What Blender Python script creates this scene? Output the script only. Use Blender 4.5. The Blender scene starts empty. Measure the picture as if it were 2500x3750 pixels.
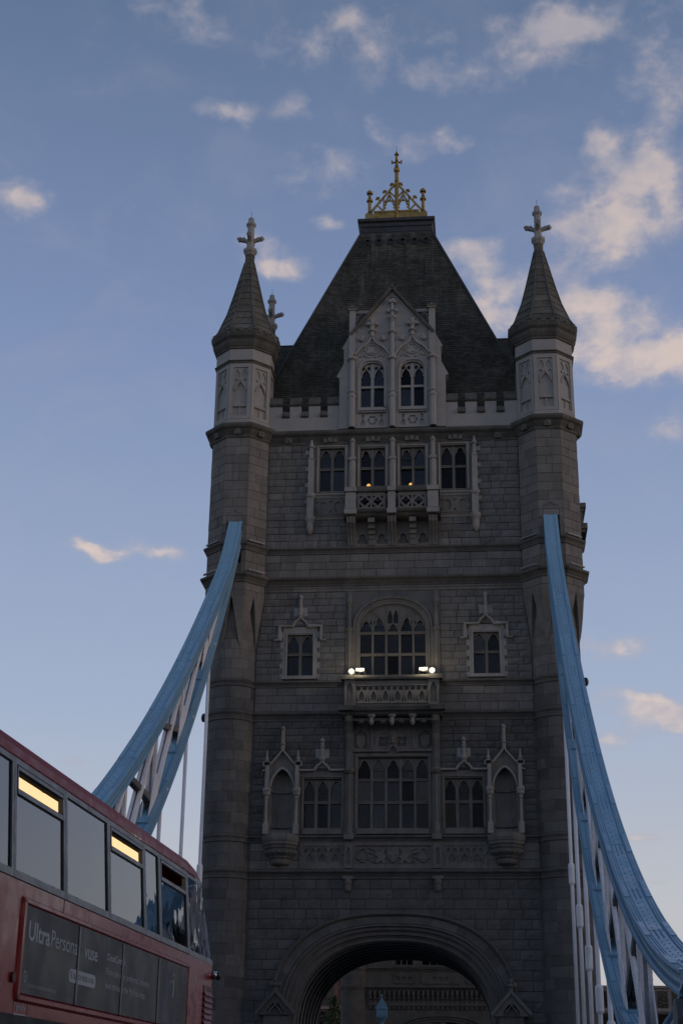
import bpy, math, random
from mathutils import Vector, Matrix
from mathutils.geometry import tessellate_polygon
R = math.radians
PI = math.pi
random.seed(7)
SC = bpy.context.scene
COL = SC.collection

# ------------------------------------------------------------------ camera
cam_d = bpy.data.cameras.new('camera')
cam = bpy.data.objects.new('camera', cam_d)
COL.objects.link(cam)
FW = Vector((-0.08995156, 0.92496853, 0.36924509))
RT = Vector((0.99567664, 0.0921428, 0.01173603))
UP = Vector((0.02316782, -0.36870438, 0.92925795))
m = Matrix((RT, UP, -FW)).transposed().to_4x4()
m.translation = Vector((4.858, -80.668, 1.65))
cam.matrix_world = m
cam_d.sensor_fit = 'VERTICAL'
cam_d.sensor_height = 36.0
cam_d.sensor_width = 24.0
cam_d.lens = 5472.7 / 3750 * 36
cam_d.clip_start = 0.1
cam_d.clip_end = 6000
SC.camera = cam

# ------------------------------------------------------------------ light and exposure
SUN_AZ, SUN_EL = 108.0, 3.0          # degrees, azimuth from +Y towards +X
EXPOSURE = 0.0
SKY_STRENGTH = 0.12
SUN_STRENGTH = 0.5
sun_d = bpy.data.lights.new('sun', 'SUN')
sun_d.energy = SUN_STRENGTH
sun_d.angle = R(12)
sun_d.color = (1.0, 0.74, 0.56)
sun = bpy.data.objects.new('sun', sun_d)
COL.objects.link(sun)
sd = Vector((math.sin(R(SUN_AZ)) * math.cos(R(SUN_EL + 4)), math.cos(R(SUN_AZ)) * math.cos(R(SUN_EL + 4)), math.sin(R(SUN_EL + 4))))
sun.rotation_euler = sd.to_track_quat('Z', 'Y').to_euler()
SC.view_settings.view_transform = 'Standard'
SC.view_settings.look = 'None'
SC.view_settings.gamma = 1.0
SC.view_settings.use_curve_mapping = False
SC.view_settings.exposure = EXPOSURE
SC.render.engine = 'CYCLES'
SC.cycles.max_bounces = 5
SC.cycles.diffuse_bounces = 2
SC.cycles.glossy_bounces = 3
SC.cycles.transparent_max_bounces = 8
SC.cycles.use_denoising = True


class NT:
    """small node-tree helper"""
    def __init__(self, tree):
        self.t = tree
        tree.nodes.clear()

    def n(self, kind, **kw):
        nd = self.t.nodes.new(kind)
        for k, v in kw.items():
            setattr(nd, k, v)
        return nd

    def set(self, sock, v):
        if isinstance(v, bpy.types.NodeSocket):
            self.t.links.new(v, sock)
        else:
            sock.default_value = v

    def math(self, op, a, b=0.0, c=0.0, clamp=False):
        nd = self.n('ShaderNodeMath', operation=op, use_clamp=clamp)
        for i, v in enumerate((a, b, c)):
            self.set(nd.inputs[i], v)
        return nd.outputs[0]

    def mix(self, f, a, b, mode='MIX'):
        nd = self.n('ShaderNodeMix', data_type='RGBA', blend_type=mode)
        self.set(nd.inputs[0], f)
        self.set(nd.inputs[6], a)
        self.set(nd.inputs[7], b)
        return nd.outputs[2]

    def ramp(self, f, stops, smooth=False):
        nd = self.n('ShaderNodeValToRGB')
        cr = nd.color_ramp
        if smooth:
            cr.interpolation = 'EASE'
        while len(cr.elements) < len(stops):
            cr.elements.new(0.5)
        for e, (p, c) in zip(cr.elements, stops):
            e.position = p
            e.color = c if len(c) == 4 else (*c, 1)
        self.set(nd.inputs[0], f)
        return nd.outputs[0]

    def noise(self, vec, scale, detail=3.0, rough=0.55, dist=0.0):
        nd = self.n('ShaderNodeTexNoise')
        if vec is not None:
            self.set(nd.inputs['Vector'], vec)
        nd.inputs['Scale'].default_value = scale
        nd.inputs['Detail'].default_value = detail
        nd.inputs['Roughness'].default_value = rough
        nd.inputs['Distortion'].default_value = dist
        return nd.outputs[0]

    def sstep(self, v, a, b, o0=0.0, o1=1.0):
        nd = self.n('ShaderNodeMapRange', interpolation_type='SMOOTHSTEP')
        self.set(nd.inputs[0], v)
        for i, x in enumerate((a, b, o0, o1)):
            self.set(nd.inputs[1 + i], x)
        return nd.outputs[0]


# ------------------------------------------------------------------ sky with evening clouds
W = bpy.data.worlds.new('World')
SC.world = W
W.use_nodes = True


def px_dir(x, y):
    """direction in the world of a place in the sky, from the survey of the photograph"""
    d = FW + (x - 1250) / 5472.7 * RT - (y - 1875) / 5472.7 * UP
    return d.normalized()


CLOUDS = [  # x, y, half width, half height, weight
    (1970, 120, 150, 80, 0.78), (2130, 80, 100, 55, 0.72), (1950, 230, 190, 90, 0.30), (2430, 50, 160, 100, 0.32),
    (2470, 300, 120, 160, 0.40), (2330, 330, 140, 90, 0.29), (860, 415, 52, 40, .62), (800, 400, 90, 45, .34),
    (1100, 395, 130, 50, .40), (1370, 465, 45, 30, .66), (1480, 520, 75, 55, .50), (1650, 515, 62, 38, .70),
    (1180, 635, 160, 70, .56), (70, 690, 120, 60, .60), (95, 765, 60, 55, .55), (1220, 822, 70, 26, .74),
    (960, 880, 80, 48, .62), (1040, 985, 110, 42, .78), (2190, 505, 70, 50, .60), (2280, 615, 120, 80, .76),
    (2440, 640, 110, 130, .52), (2140, 775, 190, 90, .58), (2330, 830, 220, 85, .74), (1700, 930, 130, 60, .66),
    (1800, 1060, 120, 70, .76), (1830, 1170, 150, 80, .62), (2100, 960, 190, 70, .55), (2080, 1120, 90, 60, .50),
    (2220, 1135, 160, 75, .92), (2190, 1290, 190, 70, .72), (2350, 1320, 190, 80, .92), (2490, 1290, 90, 60, .66),
    (2480, 1560, 90, 55, .90), (320, 1995, 70, 28, .74), (450, 2025, 140, 32, .76), (625, 2040, 60, 32, .74),
    (2200, 2365, 120, 48, .86), (2340, 2555, 130, 40, .62), (2450, 2625, 190, 62, .90), (2210, 2725, 70, 36, .60),
    (270, 2770, 100, 24, .42), (2350, 3062, 70, 18, .60), (600, 20, 190, 50, .42), (720, 120, 150, 60, .36),
    (1160, 130, 190, 80, .40), (1330, 60, 120, 70, .42), (1060, 230, 120, 40, .25), (1480, 300, 170, 60, .3),
    (2300, 2840, 70, 16, .3), (2400, 3240, 60, 14, .35), (1560, 180, 190, 100, .3), (1700, 300, 150, 60, .25)]


def build_world():
    nt = NT(W.node_tree)
    out = nt.n('ShaderNodeOutputWorld')
    bg = nt.n('ShaderNodeBackground')
    tc = nt.n('ShaderNodeTexCoord')
    sky = nt.n('ShaderNodeTexSky', sky_type='NISHITA', sun_disc=False)
    sky.sun_elevation = R(SUN_EL)
    sky.sun_rotation = R(SUN_AZ)
    sky.altitude = 50
    sky.air_density = 1.0
    sky.dust_density = 1.2
    sky.ozone_density = 2.0
    nrm = nt.n('ShaderNodeVectorMath', operation='NORMALIZE')
    nt.set(nrm.inputs[0], tc.outputs['Generated'])
    sep = nt.n('ShaderNodeSeparateXYZ')
    nt.set(sep.inputs[0], nrm.outputs[0])
    X, Y, Z = sep.outputs
    az = nt.math('ARCTAN2', X, Y)
    el = nt.math('ARCSINE', Z)
    # ragged edges: warp the angles with noise
    comb = nt.n('ShaderNodeCombineXYZ')
    nt.set(comb.inputs[0], az)
    nt.set(comb.inputs[1], nt.math('MULTIPLY', el, 1.5))
    P = comb.outputs[0]
    n1 = nt.noise(P, 14.0, 5.0, .6)
    n2 = nt.noise(P, 20.0, 5.0, .6, .3)
    wa = nt.math('ADD', az, nt.math('MULTIPLY', nt.math('SUBTRACT', n1, .5), .034))
    we = nt.math('ADD', el, nt.math('MULTIPLY', nt.math('SUBTRACT', n2, .5), .026))
    wc = nt.n('ShaderNodeCombineXYZ')
    nt.set(wc.inputs[0], wa)
    nt.set(wc.inputs[1], we)
    WV = wc.outputs[0]
    total = 0.0
    for x, y, hw, hh, wt in CLOUDS:
        d = px_dir(x, y)
        a0, e0 = math.atan2(d.x, d.y), math.asin(d.z)
        ku, kv = 5472.7 / hw * .92 * math.cos(e0), 5472.7 / hh * .92
        v = nt.n('ShaderNodeVectorMath', operation='MULTIPLY_ADD')
        nt.set(v.inputs[0], WV)
        v.inputs[1].default_value = (ku, kv, 0)
        v.inputs[2].default_value = (-a0 * ku, -e0 * kv, 0)
        q = nt.n('ShaderNodeVectorMath', operation='DOT_PRODUCT')
        nt.set(q.inputs[0], v.outputs[0])
        nt.set(q.inputs[1], v.outputs[0])
        total = nt.math('MULTIPLY_ADD', nt.math('POWER', .3679, q.outputs['Value']), wt, total)
    # scattered clouds over the rest of the sky
    ab = nt.math('ABSOLUTE', az)
    outside = nt.sstep(nt.math('ABSOLUTE', nt.math('ADD', az, .075)), .28, .5)
    high = nt.sstep(el, .72, .9)
    rest = nt.math('MAXIMUM', outside, high)
    cn = nt.noise(P, 4.0, 6.0, .58, .2)
    rest_d = nt.math('MULTIPLY', nt.sstep(cn, .5, .75), nt.math('MULTIPLY', rest, .85))
    total = nt.math('MAXIMUM', total, rest_d)
    fine = nt.noise(P, 46.0, 7.0, .68, .3)
    puff = nt.noise(P, 30.0, 3.0, .5, .15)
    er = nt.math('ADD', nt.math('MULTIPLY', nt.math('SUBTRACT', fine, .5), .9), nt.math('MULTIPLY', nt.math('SUBTRACT', puff, .5), 1.5))
    er = nt.math('MULTIPLY', er, nt.sstep(total, .03, .3))
    dens = nt.sstep(nt.math('ADD', total, er), .06, 1.15)
    thin = nt.math('MULTIPLY', nt.sstep(nt.noise(P, 9.0, 6.0, .62, .4), .45, .8), .2)
    dens = nt.math('MAXIMUM', dens, thin, clamp=True)
    # colour: blue evening sky, paler and greyer towards the horizon
    base = nt.n('ShaderNodeVectorMath', operation='SCALE')
    nt.set(base.inputs[0], sky.outputs[0])
    base.inputs[3].default_value = SKY_STRENGTH
    grad = nt.ramp(nt.math('ADD', el, .1), [
        (.0, (.30, .28, .27)), (.12, (.60, .555, .53)), (.225, (.54, .56, .61)), (.345, (.39, .475, .645)), (.58, (.226, .303, .505)), (.80, (.127, .189, .325)), (1.0, (.112, .172, .305))])
    warm = nt.sstep(nt.math('ABSOLUTE', nt.math('SUBTRACT', az, R(SUN_AZ))), 2.0, .2)
    wl = nt.math('MULTIPLY', warm, nt.sstep(el, .45, .0))
    grad = nt.mix(nt.math('MULTIPLY', wl, .6), grad, (.86, .62, .47, 1))
    skycol = nt.mix(.1, grad, base.outputs[0])
    # the sky away from the sunset is dimmer
    away = nt.sstep(nt.math('ABSOLUTE', nt.math('SUBTRACT', az, .6)), 1.0, 2.6, 1.0, 1.0)
    shade = nt.sstep(nt.noise(P, 24.0, 6.0, .6, .2), .3, .75)
    shade = nt.math('MULTIPLY', nt.sstep(dens, .2, .95), nt.sstep(shade, -.3, .8))
    lit = nt.mix(shade, (.43, .415, .475, 1), (.74, .60, .525, 1))
    lit = nt.mix(nt.sstep(el, .35, .95), lit, (.36, .35, .41, 1))
    col = nt.mix(nt.math('MULTIPLY', dens, .86), skycol, lit)
    dim = nt.n('ShaderNodeVectorMath', operation='SCALE')
    nt.set(dim.inputs[0], col)
    nt.set(dim.inputs[3], away)
    nt.set(bg.inputs[0], dim.outputs[0])
    bg.inputs[1].default_value = 1.0
    nt.t.links.new(bg.outputs[0], out.inputs[0])


build_world()


# ------------------------------------------------------------------ materials
MATS = {}


def material(name, base, rough=.8, metal=0.0, var=.25, vscale=1.3, bump=0.0, bscale=20.0, island=0.0, dirt=0.0, dirt_col=(.02, .02, .018), streak=0.0, spec=.5, coat=0.0, emit=None, estr=0.0, tint=None):
    mt = bpy.data.materials.new(name)
    mt.use_nodes = True
    nt = NT(mt.node_tree)
    out = nt.n('ShaderNodeOutputMaterial')
    b = nt.n('ShaderNodeBsdfPrincipled')
    geo = nt.n('ShaderNodeNewGeometry')
    tc = nt.n('ShaderNodeTexCoord')
    pos = geo.outputs['Position']
    col = (*base, 1)
    n1 = nt.noise(pos, vscale, 5.0, .62)
    k = nt.sstep(n1, .25, .75, 1 - var, 1 + var)
    if island:
        oi = nt.n('ShaderNodeObjectInfo')
        r = nt.math('FRACT', nt.math('ADD', geo.outputs['Random Per Island'], oi.outputs['Random']))
        # most stones alike, a few clearly darker or paler
        rr = nt.ramp(r, [(0, (0, 0, 0)), (.12, (.35, .35, .35)), (.75, (.6, .6, .6)), (.93, (.8, .8, .8)), (1, (1, 1, 1))])
        k = nt.math('MULTIPLY', k, nt.sstep(rr, 0, 1, 1 - island, 1 + island))
    hsv = nt.n('ShaderNodeHueSaturation')
    nt.set(hsv.inputs['Color'], col)
    nt.set(hsv.inputs['Value'], k)
    c = hsv.outputs[0]
    if tint:
        c = nt.mix(nt.sstep(nt.noise(pos, .8, 4, .6), .45, .7, 0, .6), c, (*tint, 1))
    if dirt:
        n2 = nt.noise(pos, 2.6, 6.0, .65, .4)
        c = nt.mix(nt.sstep(n2, .5, .72, 0, dirt), c, (*dirt_col, 1))
    if streak:
        mp = nt.n('ShaderNodeMapping')
        mp.inputs['Scale'].default_value = (3.2, 3.2, .22)
        nt.set(mp.inputs['Vector'], pos)
        n3 = nt.noise(mp.outputs[0], 1.6, 4.0, .6)
        c = nt.mix(nt.sstep(n3, .5, .75, 0, streak), c, (*dirt_col, 1))
    nt.set(b.inputs['Base Color'], c)
    rn = nt.sstep(nt.noise(pos, vscale * 3, 3), .3, .7, max(0, rough - .08), min(1, rough + .08))
    nt.set(b.inputs['Roughness'], rn)
    b.inputs['Metallic'].default_value = metal
    b.inputs['Specular IOR Level'].default_value = spec
    b.inputs['Coat Weight'].default_value = coat
    b.inputs['Coat Roughness'].default_value = .08
    if bump:
        bp = nt.n('ShaderNodeBump')
        bp.inputs['Strength'].default_value = bump
        bp.inputs['Distance'].default_value = .03
        nt.set(bp.inputs['Height'], nt.noise(pos, bscale, 6.0, .6))
        nt.t.links.new(bp.outputs[0], b.inputs['Normal'])
    if emit:
        b.inputs['Emission Color'].default_value = (*emit, 1)
        b.inputs['Emission Strength'].default_value = estr
    nt.t.links.new(b.outputs[0], out.inputs[0])
    MATS[name] = mt
    return mt


def glass(name, tint, ior=1.5, rough=.01, wave=0.0, see=.5, gloss=.95):
    mt = bpy.data.materials.new(name)
    mt.use_nodes = True
    nt = NT(mt.node_tree)
    out = nt.n('ShaderNodeOutputMaterial')
    tr = nt.n('ShaderNodeBsdfTransparent')
    tr.inputs[0].default_value = (tint[0] * see, tint[1] * see, tint[2] * see, 1)
    gl = nt.n('ShaderNodeBsdfGlossy')
    gl.inputs['Roughness'].default_value = rough
    gl.inputs['Color'].default_value = (gloss, gloss, gloss, 1)
    if gloss < .9:
        oi = nt.n('ShaderNodeObjectInfo')
        nt.set(gl.inputs['Color'], nt.mix(oi.outputs['Random'], (.15, .16, .18, 1), (.85, .87, .92, 1)))
    fr = nt.n('ShaderNodeFresnel')
    fr.inputs[0].default_value = ior
    mx = nt.n('ShaderNodeMixShader')
    if wave:
        geo = nt.n('ShaderNodeNewGeometry')
        bp = nt.n('ShaderNodeBump')
        bp.inputs['Strength'].default_value = wave
        bp.inputs['Distance'].default_value = .02
        nt.set(bp.inputs['Height'], nt.noise(geo.outputs['Position'], 2.2, 2.0))
        nt.t.links.new(bp.outputs[0], gl.inputs['Normal'])
        nt.t.links.new(bp.outputs[0], fr.inputs['Normal'])
    nt.t.links.new(fr.outputs[0], mx.inputs[0])
    nt.t.links.new(tr.outputs[0], mx.inputs[1])
    nt.t.links.new(gl.outputs[0], mx.inputs[2])
    nt.t.links.new(mx.outputs[0], out.inputs[0])
    MATS[name] = mt
    return mt


def emission(name, col, strength):
    mt = bpy.data.materials.new(name)
    mt.use_nodes = True
    nt = NT(mt.node_tree)
    out = nt.n('ShaderNodeOutputMaterial')
    e = nt.n('ShaderNodeEmission')
    e.inputs[0].default_value = (*col, 1)
    e.inputs[1].default_value = strength
    nt.t.links.new(e.outputs[0], out.inputs[0])
    MATS[name] = mt
    return mt


def slate_material():
    mt = bpy.data.materials.new('roof_slate')
    mt.use_nodes = True
    nt = NT(mt.node_tree)
    out = nt.n('ShaderNodeOutputMaterial')
    b = nt.n('ShaderNodeBsdfPrincipled')
    geo = nt.n('ShaderNodeNewGeometry')
    pos = geo.outputs['Position']
    k = nt.math('MULTIPLY', nt.sstep(nt.noise(pos, .9, 5, .6), .25, .75, .6, 1.4), nt.sstep(geo.outputs['Random Per Island'], 0, 1, .75, 1.28))
    hsv = nt.n('ShaderNodeHueSaturation')
    hsv.inputs['Color'].default_value = (.060, .058, .048, 1)
    nt.set(hsv.inputs['Value'], k)
    mp = nt.n('ShaderNodeMapping')
    mp.inputs['Scale'].default_value = (2.4, .3, .12)
    nt.set(mp.inputs['Vector'], pos)
    n3 = nt.noise(mp.outputs[0], 1.1, 5.0, .6)
    c = nt.mix(nt.sstep(n3, .48, .72, 0, .7), hsv.outputs[0], (.042, .045, .027, 1))
    sp = nt.n('ShaderNodeSeparateXYZ')
    nt.set(sp.inputs[0], pos)
    pale = nt.math('MULTIPLY', nt.sstep(n3, .46, .28, 0, .6), nt.sstep(sp.outputs[2], 46.5, 52))
    c = nt.mix(pale, c, (.15, .15, .14, 1))
    nt.set(b.inputs['Base Color'], c)
    b.inputs['Roughness'].default_value = .8
    b.inputs['Specular IOR Level'].default_value = .25
    nt.t.links.new(b.outputs[0], out.inputs[0])
    MATS['slate'] = mt


slate_material()
material('granite', (.148, .144, .134), .9, var=.22, bump=.6, bscale=9, island=.17, dirt=.35, dirt_col=(.055, .055, .052), streak=.5)
material('ashlar', (.163, .154, .14), .85, var=.2, bump=.25, bscale=14, island=.17, dirt=.3, dirt_col=(.055, .052, .048), streak=.45)
material('mortar', (.11, .107, .10), .95, var=.3)
material('limestone', (.285, .275, .255), .85, var=.15, bump=.2, bscale=12, dirt=.35, dirt_col=(.14, .135, .12), streak=.45)
material('limestone_dim', (.155, .147, .132), .88, var=.2, bump=.25, bscale=12, dirt=.5, dirt_col=(.07, .066, .058), streak=.5)
material('limestone_clean', (.30, .292, .275), .8, var=.1, bump=.12, bscale=16, dirt=.15, dirt_col=(.25, .24, .22), streak=.2)
material('sooty', (.095, .092, .08), .92, var=.35, bump=.4, bscale=9, dirt=.5, dirt_col=(.035, .036, .028), streak=.4)
material('course', (.11, .105, .096), .9, var=.25, bump=.3, bscale=10, dirt=.55, dirt_col=(.045, .043, .036), streak=.4)
material('spire', (.105, .099, .082), .9, var=.35, bump=.4, bscale=7, island=.3, dirt=.6, dirt_col=(.038, .040, .028), streak=.45)
material('lead', (.030, .032, .036), .55, var=.3, dirt=.3, dirt_col=(.07, .07, .07))
material('gold', (.36, .235, .08), .42, metal=1.0, var=.2, vscale=3, dirt=.75, dirt_col=(.07, .045, .02), streak=.5)
material('rod', (.05, .05, .06), .5, metal=.6)
material('dark_void', (.006, .006, .006), .95)
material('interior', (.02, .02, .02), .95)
material('lead_came', (.018, .019, .022), .5, metal=.3)
material('iron', (.012, .012, .013), .6, var=.3)
material('blue_paint', (.205, .375, .505), .4, var=.05, vscale=.5, dirt=.05, dirt_col=(.18, .31, .40), streak=.08, spec=.5)
material('granite_shaded', (.098, .095, .089), .9, var=.22, bump=.6, bscale=9, island=.17, dirt=.35, dirt_col=(.04, .04, .037), streak=.25)  # same granite, darkened: shade of the lower stages put into the colour
material('rivet_shaded', (.115, .205, .28), .5, var=.2)  # the chain's own blue with the rivets' shade side painted in
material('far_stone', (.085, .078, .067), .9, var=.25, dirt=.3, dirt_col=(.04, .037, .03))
material('ashlar_shaded', (.112, .106, .097), .85, var=.2, bump=.25, bscale=14, island=.3, dirt=.3, dirt_col=(.05, .046, .04))  # darker copy of the ashlar, painted for shade low on the tower
material('white_paint', (.82, .82, .84), .45, var=.1, dirt=.18, dirt_col=(.35, .33, .31), streak=.25)
material('grime_shade', (.135, .135, .13), .7, var=.35, dirt=.5, dirt_col=(.05, .04, .03))  # grime, with the shade on the counter braces painted in as well
material('asphalt', (.05, .05, .052), .9, var=.2, bump=.4, bscale=60)
material('paving', (.24, .235, .225), .9, var=.2, bump=.2, bscale=20)
material('water', (.03, .04, .042), .12, var=.3, bump=.5, bscale=1.2, spec=.5)
material('land', (.12, .12, .10), .95)
material('bus_red', (.24, .006, .013), .22, var=.06, vscale=2, dirt=.12, dirt_col=(.20, .04, .05), spec=.26, coat=.06)
material('bus_roof', (.26, .012, .022), .42, var=.06, vscale=2, dirt=.15, dirt_col=(.12, .03, .035), spec=.3)
material('bus_frame', (.175, .185, .195), .42, var=.1, vscale=3, dirt=.2, dirt_col=(.1, .1, .1))
material('rubber', (.012, .012, .012), .7)
material('ad_board', (.030, .033, .034), .5, var=.25, vscale=.8)
material('ad_strip', (.13, .135, .14), .4)
material('ad_ink', (.42, .43, .44), .6, var=.02)
material('ad_dim', (.16, .165, .17), .6, var=.02)
material('ad_dark', (.03, .032, .034), .6)
material('ad_navy', (.020, .026, .075), .5)
material('bus_inside', (.006, .0055, .005), .9)
material('chrome', (.5, .5, .52), .2, metal=1.0)
material('red_dark', (.085, .012, .016), .5)
material('lamp_body', (.22, .22, .21), .5)
material('black_metal', (.02, .02, .022), .5)
material('leaf', (.055, .075, .025), .8, var=.5, vscale=4)
material('bark', (.07, .05, .035), .9)
material('concrete', (.20, .185, .17), .9, var=.2)
material('brick_red', (.16, .075, .06), .9, var=.2)
material('pale_blue', (.11, .215, .31), .45, var=.1, dirt=.2, dirt_col=(.1, .2, .3))
glass('pane_dark', (.75, .8, .85), 1.48, .03, .6, .5, .5)
glass('bus_glass', (.95, .96, 1.0), 2.45, .006, .09, .8)
emission('tube_warm', (1.0, .70, .36), 1.15)
emission('flood_white', (1.0, .84, .58), 3.0)
emission('bulb_warm', (1.0, .40, .09), 9.0)


# ------------------------------------------------------------------ mesh kit
class MB:
    def __init__(self):
        self.v, self.f, self.mi = [], [], []
        self.cur = 0

    def add(self, vs, fs):
        o = len(self.v)
        self.v += [tuple(p) for p in vs]
        self.f += [tuple(i + o for i in q) for q in fs]
        self.mi += [self.cur] * len(fs)
        return self

    def mat(self, i):
        self.cur = i
        return self

    def merge(self, other, M=None):
        o = len(self.v)
        self.v += [tuple(M @ Vector(p)) for p in other.v] if M else other.v
        self.f += [tuple(i + o for i in q) for q in other.f]
        self.mi += other.mi
        return self

    def xf(self, M):
        self.v = [tuple(M @ Vector(p)) for p in self.v]
        return self

    def box(self, x0, x1, y0, y1, z0, z1):
        vs = [(x, y, z) for z in (z0, z1) for y in (y0, y1) for x in (x0, x1)]
        return self.add(vs, [(0, 2, 3, 1), (4, 5, 7, 6), (0, 1, 5, 4), (2, 6, 7, 3), (0, 4, 6, 2), (1, 3, 7, 5)])

    def plate(self, loops, y0, y1, back=False):
        """flat stone plate in the XZ plane with holes; front at y0, returns to y1"""
        flat = [p for lp in loops for p in lp]
        tris = tessellate_polygon([[Vector((p[0], p[1], 0)) for p in lp] for lp in loops])
        n = len(flat)
        vs = [(p[0], y0, p[1]) for p in flat] + [(p[0], y1, p[1]) for p in flat]
        fs = []
        for t in tris:
            a, b, c = (flat[i] for i in t)
            ar = (b[0] - a[0]) * (c[1] - a[1]) - (c[0] - a[0]) * (b[1] - a[1])
            t = tuple(t) if ar > 0 else tuple(reversed(t))
            fs.append(t)
            if back:
                fs.append(tuple(i + n for i in reversed(t)))
        o = 0
        for li, lp in enumerate(loops):
            k = len(lp)
            ar = sum(lp[i][0] * lp[(i + 1) % k][1] - lp[(i + 1) % k][0] * lp[i][1] for i in range(k))
            flip = (ar > 0) == (li > 0)
            for i in range(k):
                a, b = o + i, o + (i + 1) % k
                fs.append((a, b, b + n, a + n) if flip else (b, a, a + n, b + n))
            o += k
        return self.add(vs, fs)

    def mould(self, path, w, y0, y1, closed=False):
        """moulding that follows a path in the XZ plane; proud face at y0, root at y1"""
        n = len(path)
        rows = []
        for i in range(n):
            p = Vector(path[i])
            a = Vector(path[i - 1] if (i > 0 or closed) else path[i])
            b = Vector(path[(i + 1) % n] if (i < n - 1 or closed) else path[i])
            t = (b - a)
            if t.length < 1e-9:
                t = Vector((1, 0))
            t.normalize()
            nn = Vector((-t.y, t.x))
            # mitre
            if 0 < i < n - 1 or closed:
                t1 = (p - a)
                if t1.length > 1e-9:
                    t1.normalize()
                    c = max(.5, nn.dot(Vector((-t1.y, t1.x))))
                    nn = nn / c
            h = w / 2
            q1, q2, q3, q4 = p - nn * h, p - nn * h * .55, p + nn * h * .55, p + nn * h
            ym = y0 + (y1 - y0) * .45
            rows.append([(q1.x, y1, q1.y), (q1.x, ym, q1.y), (q2.x, y0, q2.y), (q3.x, y0, q3.y), (q4.x, ym, q4.y), (q4.x, y1, q4.y)])
        vs = [p for r in rows for p in r]
        fs = []
        for i in range(n if closed else n - 1):
            for j in range(5):
                a, b = i * 6 + j, ((i + 1) % n) * 6 + j
                fs.append((a, b, b + 1, a + 1))
        if not closed:
            fs.append((0, 1, 2, 3, 4, 5))
            e = (n - 1) * 6
            fs.append((e + 5, e + 4, e + 3, e + 2, e + 1, e))
        return self.add(vs, fs)

    def rings(self, prof, n=8, cx=0, cy=0, rot=None, caps=True, skip=None):
        """stacked regular polygons; prof = [(flat radius, z)]"""
        rot = PI / n if rot is None else rot
        k = 1 / math.cos(PI / n) if n <= 12 else 1
        vs = [(cx + r * k * math.sin(rot + 2 * PI * i / n), cy - r * k * math.cos(rot + 2 * PI * i / n), z) for r, z in prof for i in range(n)]
        fs = []
        for j in range(len(prof) - 1):
            for i in range(n):
                if skip and i in skip:
                    continue
                a, b = j * n + i, j * n + (i + 1) % n
                fs.append((a, b, b + n, a + n))
        if caps:
            fs.append(tuple(reversed(range(n))))
            fs.append(tuple((len(prof) - 1) * n + i for i in range(n)))
        return self.add(vs, fs)

    def runx(self, prof, x0, x1, m0=0.0, m1=0.0):
        """profile [(y,z)] run along X with optional mitres (shift per unit of -y)"""
        n = len(prof)
        vs = [(x0 + m0 * -y, y, z) for y, z in prof] + [(x1 + m1 * -y, y, z) for y, z in prof]
        fs = [(i, i + 1, n + i + 1, n + i) for i in range(n - 1)] + [(n - 1, 0, n, 2 * n - 1)]
        fs = [tuple(reversed(q)) for q in fs]
        fs += [tuple(range(n)), tuple(range(2 * n - 1, n - 1, -1))]
        return self.add(vs, fs)

    def tube(self, pts, r, n=8, caps=True):
        rr = r if isinstance(r, (list, tuple)) else [r] * len(pts)
        P = [Vector(p) for p in pts]
        vs = []
        for i, p in enumerate(P):
            t = (P[min(i + 1, len(P) - 1)] - P[max(i - 1, 0)]).normalized()
            a = Vector((0, 0, 1)) if abs(t.z) < .9 else Vector((1, 0, 0))
            u = t.cross(a).normalized()
            w = t.cross(u)
            vs += [tuple(p + (u * math.cos(2 * PI * j / n) + w * math.sin(2 * PI * j / n)) * rr[i]) for j in range(n)]
        fs = []
        for i in range(len(P) - 1):
            for j in range(n):
                a, b = i * n + j, i * n + (j + 1) % n
                fs.append((a, a + n, b + n, b))
        if caps:
            fs.append(tuple(range(n)))
            fs.append(tuple(reversed(range((len(P) - 1) * n, len(P) * n))))
        return self.add(vs, fs)

    def bar(self, p, q, w, h, up=(1, 0, 0)):
        """rectangular bar from p to q; w across 'up' direction, h the other way"""
        p, q = Vector(p), Vector(q)
        t = (q - p).normalized()
        a = Vector(up)
        u = (a - t * a.dot(t)).normalized() * w / 2
        v = t.cross(u).normalized() * h / 2
        vs = [p - u - v, p + u - v, p + u + v, p - u + v, q - u - v, q + u - v, q + u + v, q - u + v]
        return self.add(vs, [(3, 2, 1, 0), (4, 5, 6, 7), (0, 1, 5, 4), (1, 2, 6, 5), (2, 3, 7, 6), (3, 0, 4, 7)])

    def ball(self, c, rx, ry=None, rz=None, n=8, k=5):
        ry = ry or rx
        rz = rz or rx
        vs = []
        for j in range(k + 1):
            a = -PI / 2 + PI * j / k
            for i in range(n):
                t = 2 * PI * i / n
                vs.append((c[0] + rx * math.cos(a) * math.cos(t), c[1] + ry * math.cos(a) * math.sin(t), c[2] + rz * math.sin(a)))
        fs = []
        for j in range(k):
            for i in range(n):
                a, b = j * n + i, j * n + (i + 1) % n
                fs.append((a, b, b + n, a + n))
        return self.add(vs, fs)

    def mesh(self, name, mats, smooth=False):
        me = bpy.data.meshes.new(name)
        me.from_pydata(self.v, [], self.f)
        mats = mats if isinstance(mats, (list, tuple)) else [mats]
        for k in mats:
            me.materials.append(MATS[k])
        if len(mats) > 1:
            me.polygons.foreach_set('material_index', self.mi)
        if smooth:
            me.polygons.foreach_set('use_smooth', [True] * len(me.polygons))
        me.update()
        return me


def link(name, data, parent=None, M=None):
    o = bpy.data.objects.new(name, data)
    COL.objects.link(o)
    if parent is not None:
        o.parent = parent
    if M is not None:
        o.matrix_local = M
    return o


def part(name, mb, mats, parent=None, smooth=False, kind=None, label=None):
    o = link(name, mb.mesh(name, mats, smooth), parent)
    if kind:
        o['kind'] = kind
    if label:
        o['label'] = label
    return o


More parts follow.
